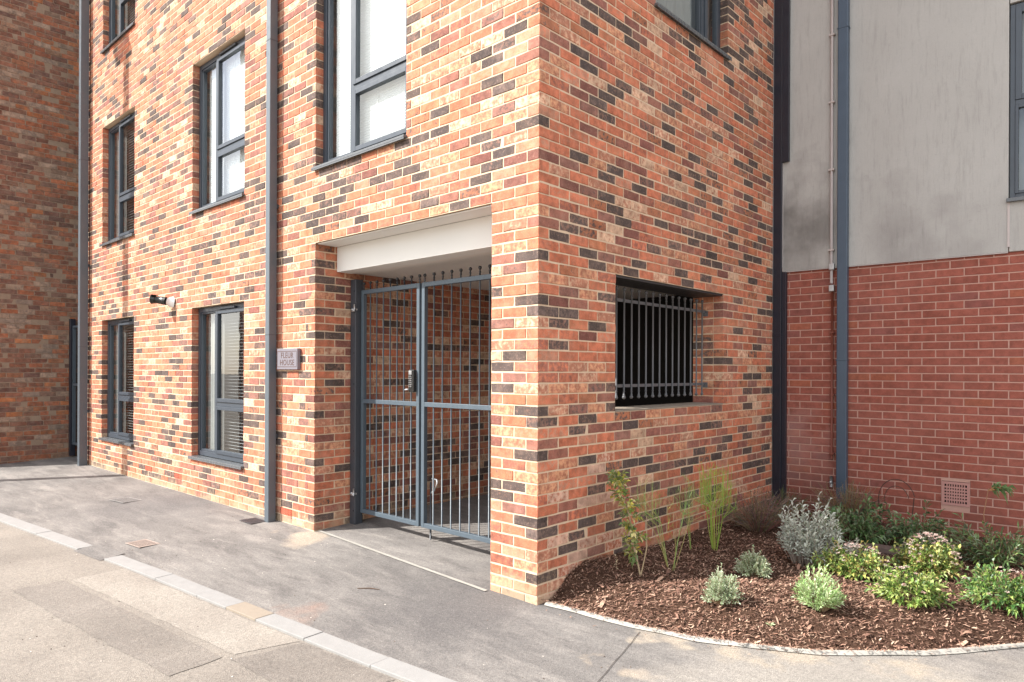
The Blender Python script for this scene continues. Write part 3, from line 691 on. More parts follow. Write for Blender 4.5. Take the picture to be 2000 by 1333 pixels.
# ------------------------------------------------------------ gate
GY = .46
t = empty('metal_gate', (-1.72, GY, g0(-1.7, .46)), label='double leaf blue grey steel bar gate with ball finials closing the passage', cat='gate')
m = MB(); m.box(-2.742, -2.655, .385, .475, g0(-2.7, .4), 2.465); post = kid(m, 'gate_post', M['dark_metal'], t, bevel=.006)
for z in (.22, .8, 1.45, 1.75, 2.35):
    m = MB(); m.tube([(-2.68, .3835, z), (-2.68, .386, z)], .006, 8); kid(m, 'bolt_hole_shade', M['hole_shade'], t)  # black disc on the post, shade of the hole in its colour
for z in (.39, 2.17):
    m = MB(); m.tube([(-2.70, .375, z), (-2.64, .385, z)], .011, 8); m.tube([(-2.655, .37, z-.02), (-2.655, .37, z+.05)], .008, 8); m.box(-2.70, -2.66, .365, .384, z-.02, z+.0); kid(m, 'hinge', M['galv'], t, smooth=True)
def leaf(x0, x1, bars, nm):
    s = .040
    m = MB(); m.box(x0, x0+s, GY-.02, GY+.02, .20, 2.36); m.box(x1-s, x1, GY-.02, GY+.02, .20, 2.36)
    for z in (.20, 1.265, 2.32): m.box(x0+s, x1-s, GY-.019, GY+.019, z, z+.04)
    kid(m, 'leaf_frame', M['grey_metal'], t, bevel=.003)
    for x in bars:
        m = MB(); m.tube([(x, GY, .24), (x, GY, 2.405)], .0065, 8); kid(m, 'bar', M['grey_metal'], t, smooth=True)
    for x in list(bars)+[x0+.02, x1-.02]:
        m = MB(); m.tube([(x, GY, 2.355), (x, GY, 2.41)], .0065, 8); m.tube([(x, GY, 2.385), (x, GY, 2.392), (x, GY, 2.399)], [.006, .0105, .006], 8); m.ball((x, GY, 2.425), .0155); kid(m, 'finial', M['black_metal'], t, smooth=True)
leaf(-2.645, -1.765, [-2.52+.1035*i for i in range(7)], 'a')
leaf(-1.735, -.475, [-1.59+.1135*i for i in range(10)], 'b')
# keypad lock, latch bolt, handle
m = MB(); m.box(-1.87, -1.80, GY-.055, GY-.021, 1.39, 1.59); lk = kid(m, 'keypad_lock', M['black_plastic'], t, bevel=.006)
m = MB(); m.box(-1.862, -1.822, GY-.061, GY-.0555, 1.545, 1.58); kid(m, 'lock_cap', M['galv'], t, bevel=.002)
for i in range(6):
    for j in range(2): m = MB(); m.tube([(-1.855+.022*j, GY-.0555, 1.53-.018*i), (-1.855+.022*j, GY-.062, 1.53-.018*i)], .0048, 8); kid(m, 'key_button', M['galv'], t)
m = MB(); m.tube([(-1.86, GY-.062, 1.415), (-1.905, GY-.068, 1.41)], .007, 8); kid(m, 'lever', M['galv'], t, smooth=True)
m = MB(); m.tube([(-1.665, GY+.035, .60), (-1.665, GY+.035, .09)], .008, 8); kid(m, 'drop_bolt', M['dark_metal'], t, smooth=True)
m = MB(); m.tube([(-1.665, GY+.035, .50), (-1.63, GY+.05, .53), (-1.60, GY+.05, .60), (-1.60, GY+.05, .625), (-1.66, GY+.045, .63)], .007, 8); kid(m, 'bolt_handle', M['galv'], t, smooth=True)

# ------------------------------------------------------------ side opening grille
GX = -.19
t = empty('window_grille', (GX, 1.8, 1.3), label='grey steel bar grille with ball ends set in the dark side opening', cat='grille')
for z in (1.465, 2.165):
    m = MB(); m.box(GX-.006, GX+.006, .912, 2.712, z-.0125, z+.0125); kid(m, 'rail', M['grille_metal'], t)
for i in range(16):
    y = .955+.1115*i
    if y > 2.68: continue
    m = MB(); m.tube([(GX+.012, y, 1.385), (GX+.012, y, 2.24)], .0075, 8)
    for z, s_ in ((1.37, 1), (2.258, -1)):
        m.ball((GX+.012, y, z), .0155); m.tube([(GX+.012, y, z+.014*s_), (GX+.012, y, z+.03*s_), (GX+.012, y, z+.046*s_)], [.011, .007, .0075], 8); m.tube([(GX+.012, y, z+.046*s_), (GX+.012, y, z+.050*s_)], .011, 8)
    kid(m, 'bar', M['grille_metal'], t, smooth=True)
for z in (1.43, 2.12):
    m = MB(); m.box(GX-.02, GX+.03, 2.695, 2.713, z, z+.05); m.tube([(GX+.008, 2.694, z+.025), (GX+.008, 2.684, z+.025)], .012, 6); kid(m, 'fixing', M['grille_metal'], t)

# ------------------------------------------------------------ name sign, wall light / camera
t = empty('house_sign', (-3.16, 0, 1.69), label='square grey plaque reading FLEUR HOUSE on the brick beside the gateway', cat='sign')
m = MB(); m.box(-3.385, -2.995, -.040, -.004, 1.588, 1.792); kid(m, 'plaque', M['sign'], t, bevel=.004)
for z in (1.612, 1.762):
    m = MB(); m.box(-3.37, -3.01, -.0415, -.0395, z, z+.005); kid(m, 'border_line', M['sign_letter'], t)
m = MB(); m.box(-3.372, -3.369, -.0415, -.0395, 1.617, 1.762); m.box(-3.011, -3.008, -.0415, -.0395, 1.617, 1.762); kid(m, 'border_line', M['sign_letter'], t)
for txt, z in (('FLEUR', 1.700), ('HOUSE', 1.630)):
    cu = bpy.data.curves.new('lettering', 'FONT'); cu.body = txt; cu.size = .078; cu.align_x = 'CENTER'; cu.extrude = .0008; cu.space_character = 1.12; cu.offset = .0004
    o = bpy.data.objects.new('tmpt', cu); COL.objects.link(o); bpy.context.view_layer.update()
    me = bpy.data.meshes.new_from_object(o.evaluated_get(bpy.context.evaluated_depsgraph_get())); bpy.data.objects.remove(o)
    me.materials.clear(); me.materials.append(M['sign_letter'])
    o = bpy.data.objects.new('lettering', me); COL.objects.link(o); o.rotation_euler = (math.pi/2, 0, 0); o.location = (-3.185, -.0408, z)
    bpy.context.view_layer.update(); mw = o.matrix_world.copy(); o.parent = t; o.matrix_parent_inverse = t.matrix_basis.inverted()
t = empty('security_camera', (-6.06, 0, 2.42), label='small black security camera on a white round wall mount above the ground floor windows', cat='camera')
m = MB(); m.tube([(-6.04, -.001, 2.43), (-6.045, -.03, 2.43), (-6.065, -.07, 2.44)], [.068, .065, .04], 16); kid(m, 'wall_mount', M['white_plastic'], t, smooth=True)
m = MB(); m.tube([(-6.06, -.08, 2.44), (-6.12, -.14, 2.45), (-6.15, -.17, 2.455)], [.05, .047, .045], 14); kid(m, 'body', M['black_plastic'], t, smooth=True)
m = MB(); m.tube([(-6.15, -.17, 2.455), (-6.185, -.20, 2.46)], [.047, .060], 14); m.box(-6.23, -6.12, -.235, -.15, 2.505, 2.514); kid(m, 'hood', M['black_plastic'], t)

# ------------------------------------------------------------ drain grates
def grate(x, y, rz, wd_, ln, n, mat, label):
    t = empty('drain_grate', (x, y, g0(x, y)+.004), rz, label=label, cat='grate'); bpy.context.view_layer.update()
    m = MB(); m.box(-ln/2, ln/2, -wd_/2, wd_/2, .0, .001); m.build('pit_shade_sheet', M['hole_shade'], t)  # flat sheet, darkness below the bars painted in its colour
    m = MB(); m.box(-ln/2, ln/2, -wd_/2-.012, -wd_/2, .0005, .0030); m.box(-ln/2, ln/2, wd_/2, wd_/2+.012, .0005, .0030); m.box(-ln/2-.012, -ln/2, -wd_/2-.012, wd_/2+.012, .0006, .0032); m.box(ln/2, ln/2+.012, -wd_/2-.012, wd_/2+.012, .0006, .0032); m.build('frame', mat, t)
    for i in range(n):
        xx = -ln/2+(i+.5)*ln/n; m = MB(); m.box(xx-ln/n*.27, xx+ln/n*.27, -wd_/2, wd_/2, .0015, .0028); m.build('bar', mat, t)
grate(-3.60, -.17, math.radians(0), .15, .22, 7, M['dark_metal'], 'small grey drain grate at the foot of the downpipe near the gateway')
grate(-5.80, -.62, math.radians(8), .20, .30, 9, M['dark_grate'], 'weathered drain grate in the tarmac between the windows and the kerb')
grate(-3.58, -1.21, math.radians(6), .16, .24, 8, M['grate'], 'pinkish drain grate in the tarmac close to the gap in the kerb')

# ------------------------------------------------------------ planting bed
EDGE = [(0, .045), (.26, .057), (.7, .09), (1.04, .16), (1.38, .30), (1.66, .455), (2.08, .84), (2.48, 1.37), (2.85, 2.0), (3.1, 2.7), (3.3, 3.5), (3.4, 4.05)]
def ye(X):
    for (a, b), (c, d) in zip(EDGE[:-1], EDGE[1:]):
        if a <= X <= c: return b+(d-b)*(X-a)/(c-a)
    return 9
def smooth(t): t = min(1, max(0, t)); return t*t*(3-2*t)
def fbm(x, y):
    return .5*math.sin(5.1*x+1.3*y+.7)*math.sin(4.3*y-2.1*x)+.3*math.sin(11*x+3)*math.sin(13*y+1.2*x)+.2*math.sin(23*x-9*y)*math.sin(19*y+1)
def edist(x, y):
    return min(abs(y-ye(x))*.8, 9) if y > ye(x) else -1
def mound(x, y):
    d = edist(x, y); a = .135-.028*x*(y/4); a = max(.02, a)
    b = .055*math.exp(-((x-.02)**2/.05+(y-.75)**2/.25))+.03*math.exp(-((x)**2/.06+(y-.35)**2/.05))
    return .012+a*smooth(d/.42)+(b+.022*fbm(x*1.2, y*1.2))*smooth(d/.25)
m = MB(); xs = lin(0.001, 3.4, 110); nn = 110; vs = []
for x in xs:
    y0 = ye(x)
    for j in range(nn):
        tt = (j/(nn-1))**1.2; y = y0+(4.06-y0)*tt; vs.append((x, y, mound(x, y+1e-4)+(.012*(RND.random()-.5) if j > 1 else 0)))
m.add(vs, [(i*nn+j, (i+1)*nn+j, (i+1)*nn+j+1, i*nn+j+1) for i in range(len(xs)-1) for j in range(nn-1)])
m.build('planting_bed', M['soil'], kind='structure')
# chips
rr = np.random.RandomState(4); m = MB()
def chip(x, y, z, L, W_, ang, tilt, c, curl):
    ca, sa = math.cos(ang), math.sin(ang); ct, st = math.cos(tilt), math.sin(tilt)
    pts = []
    for u, zz in ((-.5, 0), (0, curl), (.5, 0)):
        for v in (-.5, .5):
            a = u*L*ct; h = u*L*st+zz*L; wv = v*W_*(1 if u == 0 else .6)
            pts.append((x+ca*a-sa*wv, y+sa*a+ca*wv, z+h+v*W_*.4*tilt))
    m.add(pts, [(0, 2, 3, 1), (2, 4, 5, 3)], c)
CH = [(.27, .155, .11), (.36, .23, .165), (.13, .07, .05), (.20, .11, .08), (.50, .35, .25), (.07, .04, .03), (.30, .16, .11)]
cnt = 0
while cnt < 50000:
    x = rr.rand()*3.35; y = rr.rand()**1.25*4.02
    d = edist(x, y)
    if d < .0 or x < .004: continue
    near = 1/(1+((x-1)**2+(y-.5)**2)*.15)
    if rr.rand() > near: continue
    c = CH[rr.choice(7, p=[.26, .17, .18, .2, .06, .08, .05])]; s = .8+.5*rr.rand(); big = rr.rand() < .03
    L = (.007+.026*rr.rand()**2)*(2.4 if big else 1); z = mound(x, y)
    chip(x, y, z+.004+.014*rr.rand(), L, L*(.12+.28*rr.rand()), rr.rand()*6.28, (rr.rand()-.5)*1.1, tuple(v*s for v in c), (rr.rand()-.3)*.25); cnt += 1
for i in range(420):      # strays on the edging and tarmac
    x = rr.rand()*2.6; q = rr.rand(); y = ye(x)+.012-(.16*rr.rand()**2 if q < .12 else .03*rr.rand()); chip(x, y, g0(x, y)+(.012 if q < .12 else .03), .012+.02*rr.rand(), .005, rr.rand()*6.28, .1, CH[rr.randint(0, 5)], .1)
m.build('bark_mulch', M['chips'], kind='stuff')
# concrete edging of the bed
m = MB(); vs = []; N = 110
for i in range(N+1):
    x = .035+i*(3.3-.035)/N; y = ye(x); dx = .01; sl_ = (ye(min(3.39, x+dx))-ye(x))/dx; nl = math.hypot(1, sl_); nx_, ny_ = sl_/nl, -1/nl
    nz = math.sin(i*.21)*.5+math.sin(i*.53+1)*.35+math.sin(i*1.3)*.15
    w0 = .002+.0035*nz; w1 = max(w0+.0015, w0+.0085+.006*math.sin(i*.33+2)+.003*nz)
    for o, h in ((-.02, .020), (w0, .016+.002*math.sin(i*.4)), (w1, .005)):
        xx, yy = x+nx_*o, y+ny_*o; vs.append((xx, yy, g0(xx, min(yy, 0))+h+.0))
m.add(vs, [(3*i+j, 3*i+j+1, 3*i+4+j, 3*i+3+j) for i in range(N) for j in range(2)])
m.build('bed_edging', M['white_line'], kind='structure', smooth=True)

# ------------------------------------------------------------ plants
class Plant:
    def __init__(s, seed): s.r = random.Random(seed); s.L = MB(); s.T = MB(); s.F = MB()
    def leaf(s, p, d, L, W_, c, fold=.25, droop=.0):
        d = Vector(d).normalized(); u = d.cross(Vector((0, 0, 1)))
        if u.length < .05: u = Vector((1, 0, 0))
        u.normalize(); n = u.cross(d).normalized(); a = s.r.uniform(-.6, .6); u = (u*math.cos(a)+n*math.sin(a)).normalized(); n = u.cross(d).normalized()
        p = Vector(p); mid = p+d*L*.5+n*0; tip = p+d*L-Vector((0, 0, droop*L))
        k = s.r.uniform(.8, 1.25); cc = tuple(x*k for x in c)
        s.L.add([tuple(p), tuple(mid+u*W_*.5+n*W_*fold), tuple(tip), tuple(mid-u*W_*.5+n*W_*fold), tuple(mid-Vector((0, 0, droop*L*.3)))], [(0, 4, 1), (1, 4, 2), (0, 3, 4), (3, 2, 4)], cc)
    def shoot(s, a, b, n, L, W_, cols, r=.0015, t0=.35, ang=.9, sc=(.28, .2, .12), droop=.1, sag=0, bare=False):
        a, b = Vector(a), Vector(b); d = b-a; mid = (a+b)/2+Vector((s.r.uniform(-.1, .1), s.r.uniform(-.1, .1), .05))*d.length-Vector((0, 0, sag))
        pt = lambda t: a*(1-t)**2+mid*2*t*(1-t)+b*t*t
        s.T.tube([pt(i/4) for i in range(5)], [r*(1.3-.7*i/4) for i in range(5)], 4, False, a=sc)
        if bare: return
        for i in range(n):
            t = t0+(1-t0)*(i+s.r.random()*.5)/n; p = pt(min(t, 1)); dd = (pt(min(1, t+.05))-pt(max(0, t-.05))).normalized()
            q = i*2.4+s.r.random(); u = dd.cross(Vector((.3, .2, 1))).normalized(); v = dd.cross(u)
            out = (u*math.cos(q)+v*math.sin(q)); k = ang*(1.25-.8*t)
            s.leaf(p, dd*math.cos(k)+out*math.sin(k), L*s.r.uniform(.7, 1.15), W_*s.r.uniform(.8, 1.15), s.r.choice(cols), droop=droop*s.r.random())
    def cluster(s, p, r_, n, cols, sz):
        for i in range(n):
            v = Vector((s.r.gauss(0, 1), s.r.gauss(0, 1), abs(s.r.gauss(0, .8)))).normalized()*r_*s.r.random()**.4; q = Vector(p)+v
            a = s.r.random()*6.28; c = s.r.choice(cols); pts = []
            for k in range(5): pts.append((q.x+sz*math.cos(a+k*1.257), q.y+sz*math.sin(a+k*1.257), q.z+sz*s.r.uniform(-.3, .3)))
            s.F.add(pts, [(0, 1, 2, 3, 4)], c)
    def finish(s, name, x, y, label, cat, group=None, mat='leaf', split=False):
        t = empty(name, (x, y, mound(x, y)-.005), s.r.random()*0, label=label, cat=cat, group=group)
        if s.T.v: s.T.build('stems', M['stem'], t)
        if s.L.v and not split: s.L.build('foliage', M[mat], t, kind='stuff')
        if s.L.v and split:
            for i in range(0, len(s.L.v), 5):
                m_ = MB(); m_.add(s.L.v[i:i+5], [(0, 4, 1), (1, 4, 2), (0, 3, 4), (3, 2, 4)], s.L.a[i//5*4]); m_.build('leaf', M[mat], t)
        if s.F.v: s.F.build('flowers', M['petal'], t, kind='stuff')
        return t
def dome(seed, rx, ry, h, ns, n, L, W_, cols, flat=.25, base=.25, **k):
    P_ = Plant(seed); r = P_.r
    for i in range(ns):
        a = r.random()*6.283; e = math.asin(r.random()**.75)*(1-flat)+flat*.3; q = r.uniform(.72, 1.08)*(1+.16*math.sin(a*3+seed)+.1*math.sin(a*5+seed*2))
        tip = Vector((rx*math.cos(a)*math.cos(e)*q, ry*math.sin(a)*math.cos(e)*q, max(.02, h*math.sin(e)*q+.02)))
        P_.shoot((tip.x*base, tip.y*base, .0 if base < .4 else tip.z*.4), tip, n, L, W_, cols, **k)
    return P_
HEB = [(.38, .47, .29), (.48, .56, .38), (.28, .37, .20), (.58, .62, .47)]
dome(1, .115, .115, .17, 230, 12, .019, .009, HEB, t0=.5, ang=1.1, flat=.05).finish('small_shrub', 1.03, .58, 'small round grey green shrub nearest the bed edge, left of three little ones', 'shrub', 'small rounded shrubs at the front of the bed')
dome(2, .125, .125, .155, 230, 12, .019, .009, HEB, t0=.5, ang=1.1, flat=.05).finish('small_shrub', .93, 1.27, 'small round grey green shrub behind the front one, close to the shade line', 'shrub', 'small rounded shrubs at the front of the bed')
dome(3, .145, .13, .24, 150, 13, .032, .011, [(.40, .56, .24), (.50, .64, .33), (.30, .46, .17), (.60, .70, .44)], t0=.35, ang=.95).finish('small_shrub', 1.52, .88, 'bright lime green bushy shrub with taller tufts at the front of the bed', 'shrub', 'small rounded shrubs at the front of the bed')
VG = [(.12, .21, .045), (.20, .31, .07), (.33, .42, .12), (.42, .50, .18), (.07, .13, .03)]
VY = VG+[(.52, .52, .15), (.48, .38, .14)]
DK = [(.05, .12, .03), (.08, .17, .045), (.13, .24, .07), (.17, .28, .12)]
PK = [(.60, .42, .38), (.68, .56, .50), (.50, .30, .27), (.72, .66, .58)]
def viburnum(seed, x, y, rx, ry, h, ns, cols, nf, label):
    nf = int(nf*1.3)
    P_ = dome(seed, rx, ry, h, ns, 8, .042, .020, cols, t0=.5, ang=1.15, droop=.5)
    for i in range(nf):
        a = P_.r.random()*6.283; e = P_.r.uniform(.35, 1.5); P_.cluster((rx*math.cos(a)*math.cos(e), ry*math.sin(a)*math.cos(e), h*math.sin(e)*1.04+.015), .013, 16, PK, .0045)
    P_.finish('flowering_shrub', x, y, label, 'shrub', 'leafy flowering shrubs on the right of the bed')
viburnum(4, 1.46, 1.76, .26, .17, .21, 230, VY, 34, 'low yellow green flowering shrub in front of the grey leaved sage')
viburnum(5, 1.83, 2.20, .22, .20, .28, 230, VY, 80, 'rounded green shrub thickly covered in small pink flower heads')
viburnum(6, 1.90, 1.36, .21, .17, .21, 190, VG+[(.36, .40, .1)], 12, 'low green shrub nearest the kerbed edge, with hardly any flowers')
viburnum(7, 2.36, 1.80, .30, .22, .22, 260, DK+VG[:3], 10, 'wide low green shrub cut by the right edge of the picture')
# grey sage
SG = [(.54, .56, .49), (.66, .68, .60), (.44, .46, .39), (.32, .35, .28)]
P_ = Plant(8); r = P_.r
for i in range(130):
    a = r.random()*6.283; q = r.random()**.5; hh = r.uniform(.22, .50)*(1.1-.4*q)*(1+.22*math.sin(a*2+1)); tip = Vector((.23*math.cos(a)*q*(1+.2*math.sin(3*a)), .18*math.sin(a)*q, hh))
    P_.shoot((tip.x*.6, tip.y*.6, .0), tip, 13, .050, .017, SG, r=.0022, t0=.45, ang=1.15, sc=(.30, .25, .21), droop=.5)
for i in range(22):
    a = r.uniform(-1.2, .4); tip = Vector((.30*math.cos(a)+.05, .22*math.sin(a), r.uniform(.05, .25))); P_.shoot((.05, 0, .02), tip, 8, .04, .013, SG[:2], r=.0022, t0=.5, sc=(.45, .38, .33))
P_.finish('sage_shrub', 1.10, 1.86, 'tall silver grey leaved shrub with bare twiggy stems in the middle of the bed', 'shrub', mat='felt_leaf')
# leaning yellow green shrub by the wall
P_ = Plant(9); r = P_.r; YG = [(.40, .40, .07), (.55, .46, .08), (.20, .28, .06), (.32, .36, .13), (.62, .55, .25)]
main = [Vector((.02, 0, 0)), Vector((-.02, -.03, .22)), Vector((-.06, -.02, .42)), Vector((-.13, -.05, .60)), Vector((-.16, -.07, .70))]
P_.T.tube(main, [.007, .006, .005, .004, .002], 6, a=(.38, .29, .18)); pass; P_.T.tube([main[0], Vector((.05, .03, .2)), Vector((.03, .06, .42))], [.005, .004, .002], 6, a=(.38, .29, .18))
for i in range(46):
    t = .5+i/46*3.4; k = int(t); p = main[k]*(1-(t-k))+main[min(4, k+1)]*(t-k)
    tip = p+Vector((r.uniform(-.10, .09), r.uniform(-.08, .08), r.uniform(-.01, .08)))
    P_.shoot(p, tip, 9, .045, .024, YG if i % 3 else [(.13, .2, .06), (.2, .26, .1)], r=.0012, t0=.2, ang=1.2, sc=(.3, .25, .15), droop=.4)
for i in range(12): P_.cluster(main[1]+Vector((r.uniform(-.02, .05), r.uniform(-.03, .03), r.uniform(0, .22))), .012, 6, [(.6, .5, .36), (.5, .38, .25)], .008)
P_.finish('leaning_shrub', .34, .70, 'sparse leaning shrub with yellow and green leaves close to the brick corner', 'shrub')
# broom-like green twigs
def broom(seed, x, y, hh, n, spread, col, label, br=5, thick=.004):
    P_ = Plant(seed); r = P_.r
    for i in range(n):
        a = r.random()*6.283; b = Vector((.02*math.cos(a), .02*math.sin(a), 0)); h1 = hh*r.uniform(.35, .65); sp = spread*r.uniform(.1, .6)
        k = b+Vector((sp*math.cos(a)*.5, sp*math.sin(a)*.5, h1)); c = tuple(v*r.uniform(.8, 1.2) for v in col)
        P_.T.tube([b, (b+k)/2+Vector((r.uniform(-.01, .01), r.uniform(-.01, .01), 0)), k], [thick, thick*.85, thick*.7], 5, a=c)
        for j in range(br):
            aa = a+r.uniform(-1.7, 1.7); rr_ = spread*.5*r.random()**.7; e = k+Vector((rr_*math.cos(aa), rr_*math.sin(aa), (hh-h1)*r.uniform(.4, 1.05)))
            md = k+(e-k)*.45+Vector((rr_*.45*math.cos(aa), rr_*.45*math.sin(aa), -.02*r.random())); c2 = tuple(v*r.uniform(.75, 1.25) for v in c)
            P_.T.tube([k, md, e], [thick*.55, thick*.42, thick*.25], 4, False, a=c2)
            for q in range(5):
                s0 = md+(e-md)*r.uniform(-.3, .95); e2 = s0+Vector((r.uniform(-.05, .05), r.uniform(-.05, .05), r.uniform(.02, .08))); P_.T.tube([s0, (s0+e2)/2+Vector((r.uniform(-.01, .01), r.uniform(-.01, .01), -.006)), e2], [thick*.32, thick*.26, thick*.18], 3, False, a=c2)
    P_.finish('twiggy_broom', x, y, label, 'shrub', 'bare green stemmed brooms by the brick wall')
broom(10, .46, .95, .66, 9, .42, (.27, .29, .10), 'thin olive green twigs rising behind the leaning yellow shrub', 5, .0026)
broom(11, .41, 1.72, .68, 10, .26, (.29, .34, .07), 'upright bunch of bright green bare stems against the brick wall', 6, .0042)
broom(12, .27, 1.62, .50, 4, .16, (.26, .30, .08), 'weak green stems just left of the bright green bunch', 3, .0026)
# brown dry tangles at the back
def tangle(seed, x, y, rx, ry, h, n, col, label, lf=None):
    P_ = Plant(seed); r = P_.r
    for i in range(n):
        a = r.random()*6.283; q = r.random()**.6; tip = Vector((rx*math.cos(a)*q, ry*math.sin(a)*q, h*r.uniform(.3, 1)*(1.1-.4*q)))
        c = tuple(v*r.uniform(.6, 1.3) for v in col)
        P_.shoot((tip.x*.25, tip.y*.25, 0), tip, 5 if lf else 0, .03, .006, lf or [(0, 0, 0)], r=.0016, sc=c, bare=not lf, sag=-.04)
        s0 = tip*.7; P_.T.tube([s0, s0+Vector((r.uniform(-.1, .1), r.uniform(-.1, .1), r.uniform(-.02, .08)))], [.0012, .0008], 3, False, a=c)
    P_.finish('dry_shrub', x, y, label, 'shrub', 'dry brown shrubs at the back of the bed')
BR = (.26, .17, .12)
tangle(13, .36, 2.70, .36, .48, .40, 330, BR, 'dry brown tangled twigs against the wall beside the bright green stems', [(.09, .07, .05), (.07, .08, .04)])
tangle(14, .32, 3.45, .26, .30, .34, 130, (.15, .12, .07), 'dry brownish grass at the foot of the navy column', [(.14, .15, .06), (.10, .09, .05)])
tangle(15, .85, 3.62, .42, .24, .44, 240, (.24, .16, .10), 'feathery brown grass clump in front of the blue downpipe', [(.22, .15, .09), (.14, .13, .06)])
# dark leafy shrubs at the back
DL = [(.08, .15, .055), (.13, .22, .08), (.19, .29, .12), (.27, .34, .20), (.06, .10, .045)]
def back(seed, x, y, rx, ry, h, ns, label, L=.075, W_=.018, cols=DL, dr=.8):
    P_ = dome(seed, rx, ry, h, ns, 9, L, W_, cols, t0=.3, ang=1.1, droop=dr, r=.003, sc=(.20, .13, .08), base=.15)
    P_.finish('evergreen_shrub', x, y, label, 'shrub', 'dark leaved evergreen shrubs at the back of the bed')
back(16, 1.12, 2.95, .30, .28, .34, 70, 'dark evergreen shrub with drooping leaves behind the silver sage', .085, .024)
back(17, 1.55, 3.05, .30, .28, .36, 80, 'dark evergreen shrub in front of the red brick, left of the air brick', .07, .018)
back(18, 2.12, 2.95, .33, .30, .34, 110, 'narrow leaved dark shrub on the right in front of the red brick wall', .075, .014, DL+[(.2, .3, .08)], .3)
back(23, .98, 2.55, .22, .2, .24, 60, 'low dark green ground shrub just behind the silver sage', .05, .012)
P_ = Plant(19); r = P_.r
P_.T.tube([(0, 0, 0), (-.03, 0, .3), (.0, .02, .52)], [.005, .004, .003], 5, a=(.30, .16, .09))
for k in range(6): P_.shoot((.0, .02, .50), (r.uniform(-.17, .17), r.uniform(-.05, .08), .52+r.uniform(-.01, .06)), 5, .085, .026, DL[1:3], r=.002, t0=.4, ang=.9, sc=(.45, .22, .09), droop=1.4)
P_.finish('tall_sprig', 2.0, 3.45, 'tall single sprig of large drooping leaves just right of the air brick', 'plant', split=True)
P_ = Plant(20); r = P_.r
for R_, c in ((.16, (.06, .035, .03)), (.11, (.09, .05, .04))):
    P_.T.tube([(R_*math.cos(a)*1.0-.02, .02*a, R_*math.sin(a)*1.25+.28) for a in lin(.3, 3.3, 14)], .0038, 6, a=c)
P_.T.tube([(-.18, .06, .27), (-.15, .05, .0)], .006, 6, a=(.06, .035, .03)); P_.T.tube([(.13, .0, .33), (.10, 0, .0)], .005, 6, a=(.07, .04, .03))
P_.finish('bent_stem', 1.30, 3.55, 'bare dark stem arching in a loop against the red brick wall', 'plant')
P_ = Plant(21)
for k in range(5): P_.leaf((0, 0, .01), (math.cos(k*1.25), math.sin(k*1.25), .5), .035, .016, (.40, .50, .26))
P_.finish('seedling', 1.35, .55, 'tiny pale seedling alone in the mulch near the white edging', 'plant')
P_ = Plant(22); P_.r = random.Random(2)
for k in range(16): P_.leaf((P_.r.uniform(-.015, .015), P_.r.uniform(-.015, .015), .01+.006*k), (P_.r.uniform(-1, 1), P_.r.uniform(-1, 1), .8), .022, .012, (.52, .42, .28))
P_.finish('dried_seed_head', .22, .60, 'small dried pale seed head standing left of the leaning shrub', 'plant')
# half buried dark log
t = empty('log', (1.36, 2.62, .12), label='short dark log lying in shade between the silver sage and the flowering shrubs', cat='log')
m = MB(); m.tube([(1.18, 2.55, .13), (1.36, 2.62, .14), (1.55, 2.70, .13)], [.05, .055, .05], 10, a=(.10, .07, .06)); kid(m, 'bark', M['chips'], t)
# twig on the tarmac
m = MB(); m.tube([(-1.16, -.62, g0(-1.16, -.62)+.006), (-1.09, -.56, g0(-1.1, -.6)+.009), (-1.02, -.53, g0(-1, -.5)+.006)], [.003, .004, .002], 5, a=(.10, .06, .04))
m.build('twig', M['chips'], label='thin dark twig lying on the tarmac in front of the gateway', cat='twig')
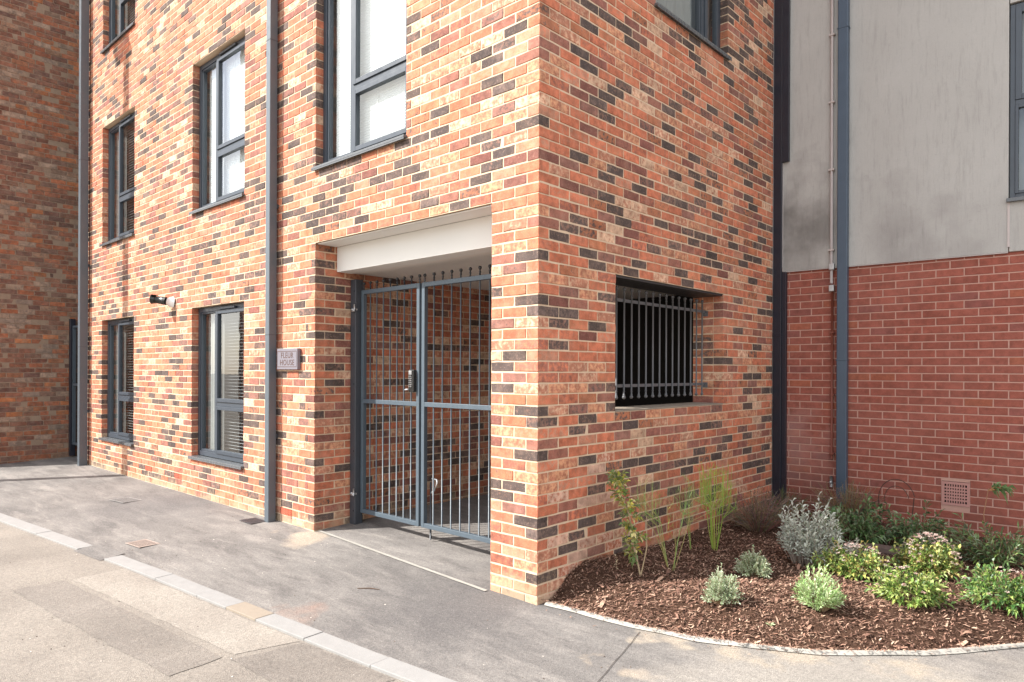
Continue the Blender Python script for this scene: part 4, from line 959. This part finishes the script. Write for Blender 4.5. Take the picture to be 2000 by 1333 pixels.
# pebbles scattered on road and pavement
m = MB(); r = random.Random(9)
for i in range(260):
    x = r.uniform(-4, 2.6); y = r.uniform(-2.6, -.1)
    z = g0(x, y) if y > kfar(x) else zroad(x, y); s_ = r.uniform(.0025, .007); c = r.choice([(.12, .09, .07), (.4, .35, .3), (.08, .06, .05), (.5, .45, .4)])
    vs = [(x+s_*math.cos(k*1.257)*r.uniform(.7, 1.2), y+s_*math.sin(k*1.257)*r.uniform(.7, 1.2), z+.001) for k in range(5)]+[(x, y, z+s_*.9)]
    m.add(vs, [(k, (k+1) % 5, 5) for k in range(5)], c)
m.build('grit', M['chips'], kind='stuff')

# ------------------------------------------------------------ outside the frame: lamp column (its shadow crosses the front) and houses reflected in the glass
LX, LY = -7.74-.8*2.6, -2.6
t = empty('lamp_column', (LX, LY, 0), label='tall grey lamp column on the pavement left of the picture', cat='street lamp')
m = MB(); m.tube([(LX, LY, -.1), (LX, LY, 1.4), (LX, LY, 1.45), (LX, LY, 9.6)], [.10, .10, .095, .085], 16); kid(m, 'pole', M['galv'], t, smooth=True)
m = MB(); m.tube([(LX, LY, 9.6), (LX-.3, LY-.4, 9.9), (LX-.7, LY-.9, 9.95)], [.05, .045, .04], 10); kid(m, 'arm', M['galv'], t, smooth=True)
m = MB(); m.box(LX-1.2, LX-.6, LY-1.05, LY-.8, 9.88, 10.0); kid(m, 'lantern', M['grey_metal'], t, bevel=.02)
t = empty('terrace_house', (-30, -20, 0), label='brown brick terrace across the road, seen only in the window reflections', cat='house')
m = MB(); m.box(-42, -20, -32, -22, -.4, 6.0); kid(m, 'wall', M['obrick'], t)
m = MB(); m.add([(-42.3, -32.3, 6.003), (-19.7, -32.3, 6.003), (-19.7, -21.7, 6.003), (-42.3, -21.7, 6.003), (-42.3, -27, 8.6), (-19.7, -27, 8.6)], [(0, 1, 5, 4), (2, 3, 4, 5), (0, 4, 3), (1, 2, 5), (0, 3, 2, 1)]); kid(m, 'roof', M['dark_metal'], t)
for i in range(6):
    for z in (1.0, 3.8):
        m = MB(); x = -40.5+i*3.5; m.box(x, x+1.3, -21.99, -21.93, z, z+1.4); kid(m, 'window', M['white_plastic'], t)
        m = MB(); m.box(x+.1, x+1.2, -21.925, -21.91, z+.1, z+1.3); kid(m, 'pane', M['black_plastic'], t)
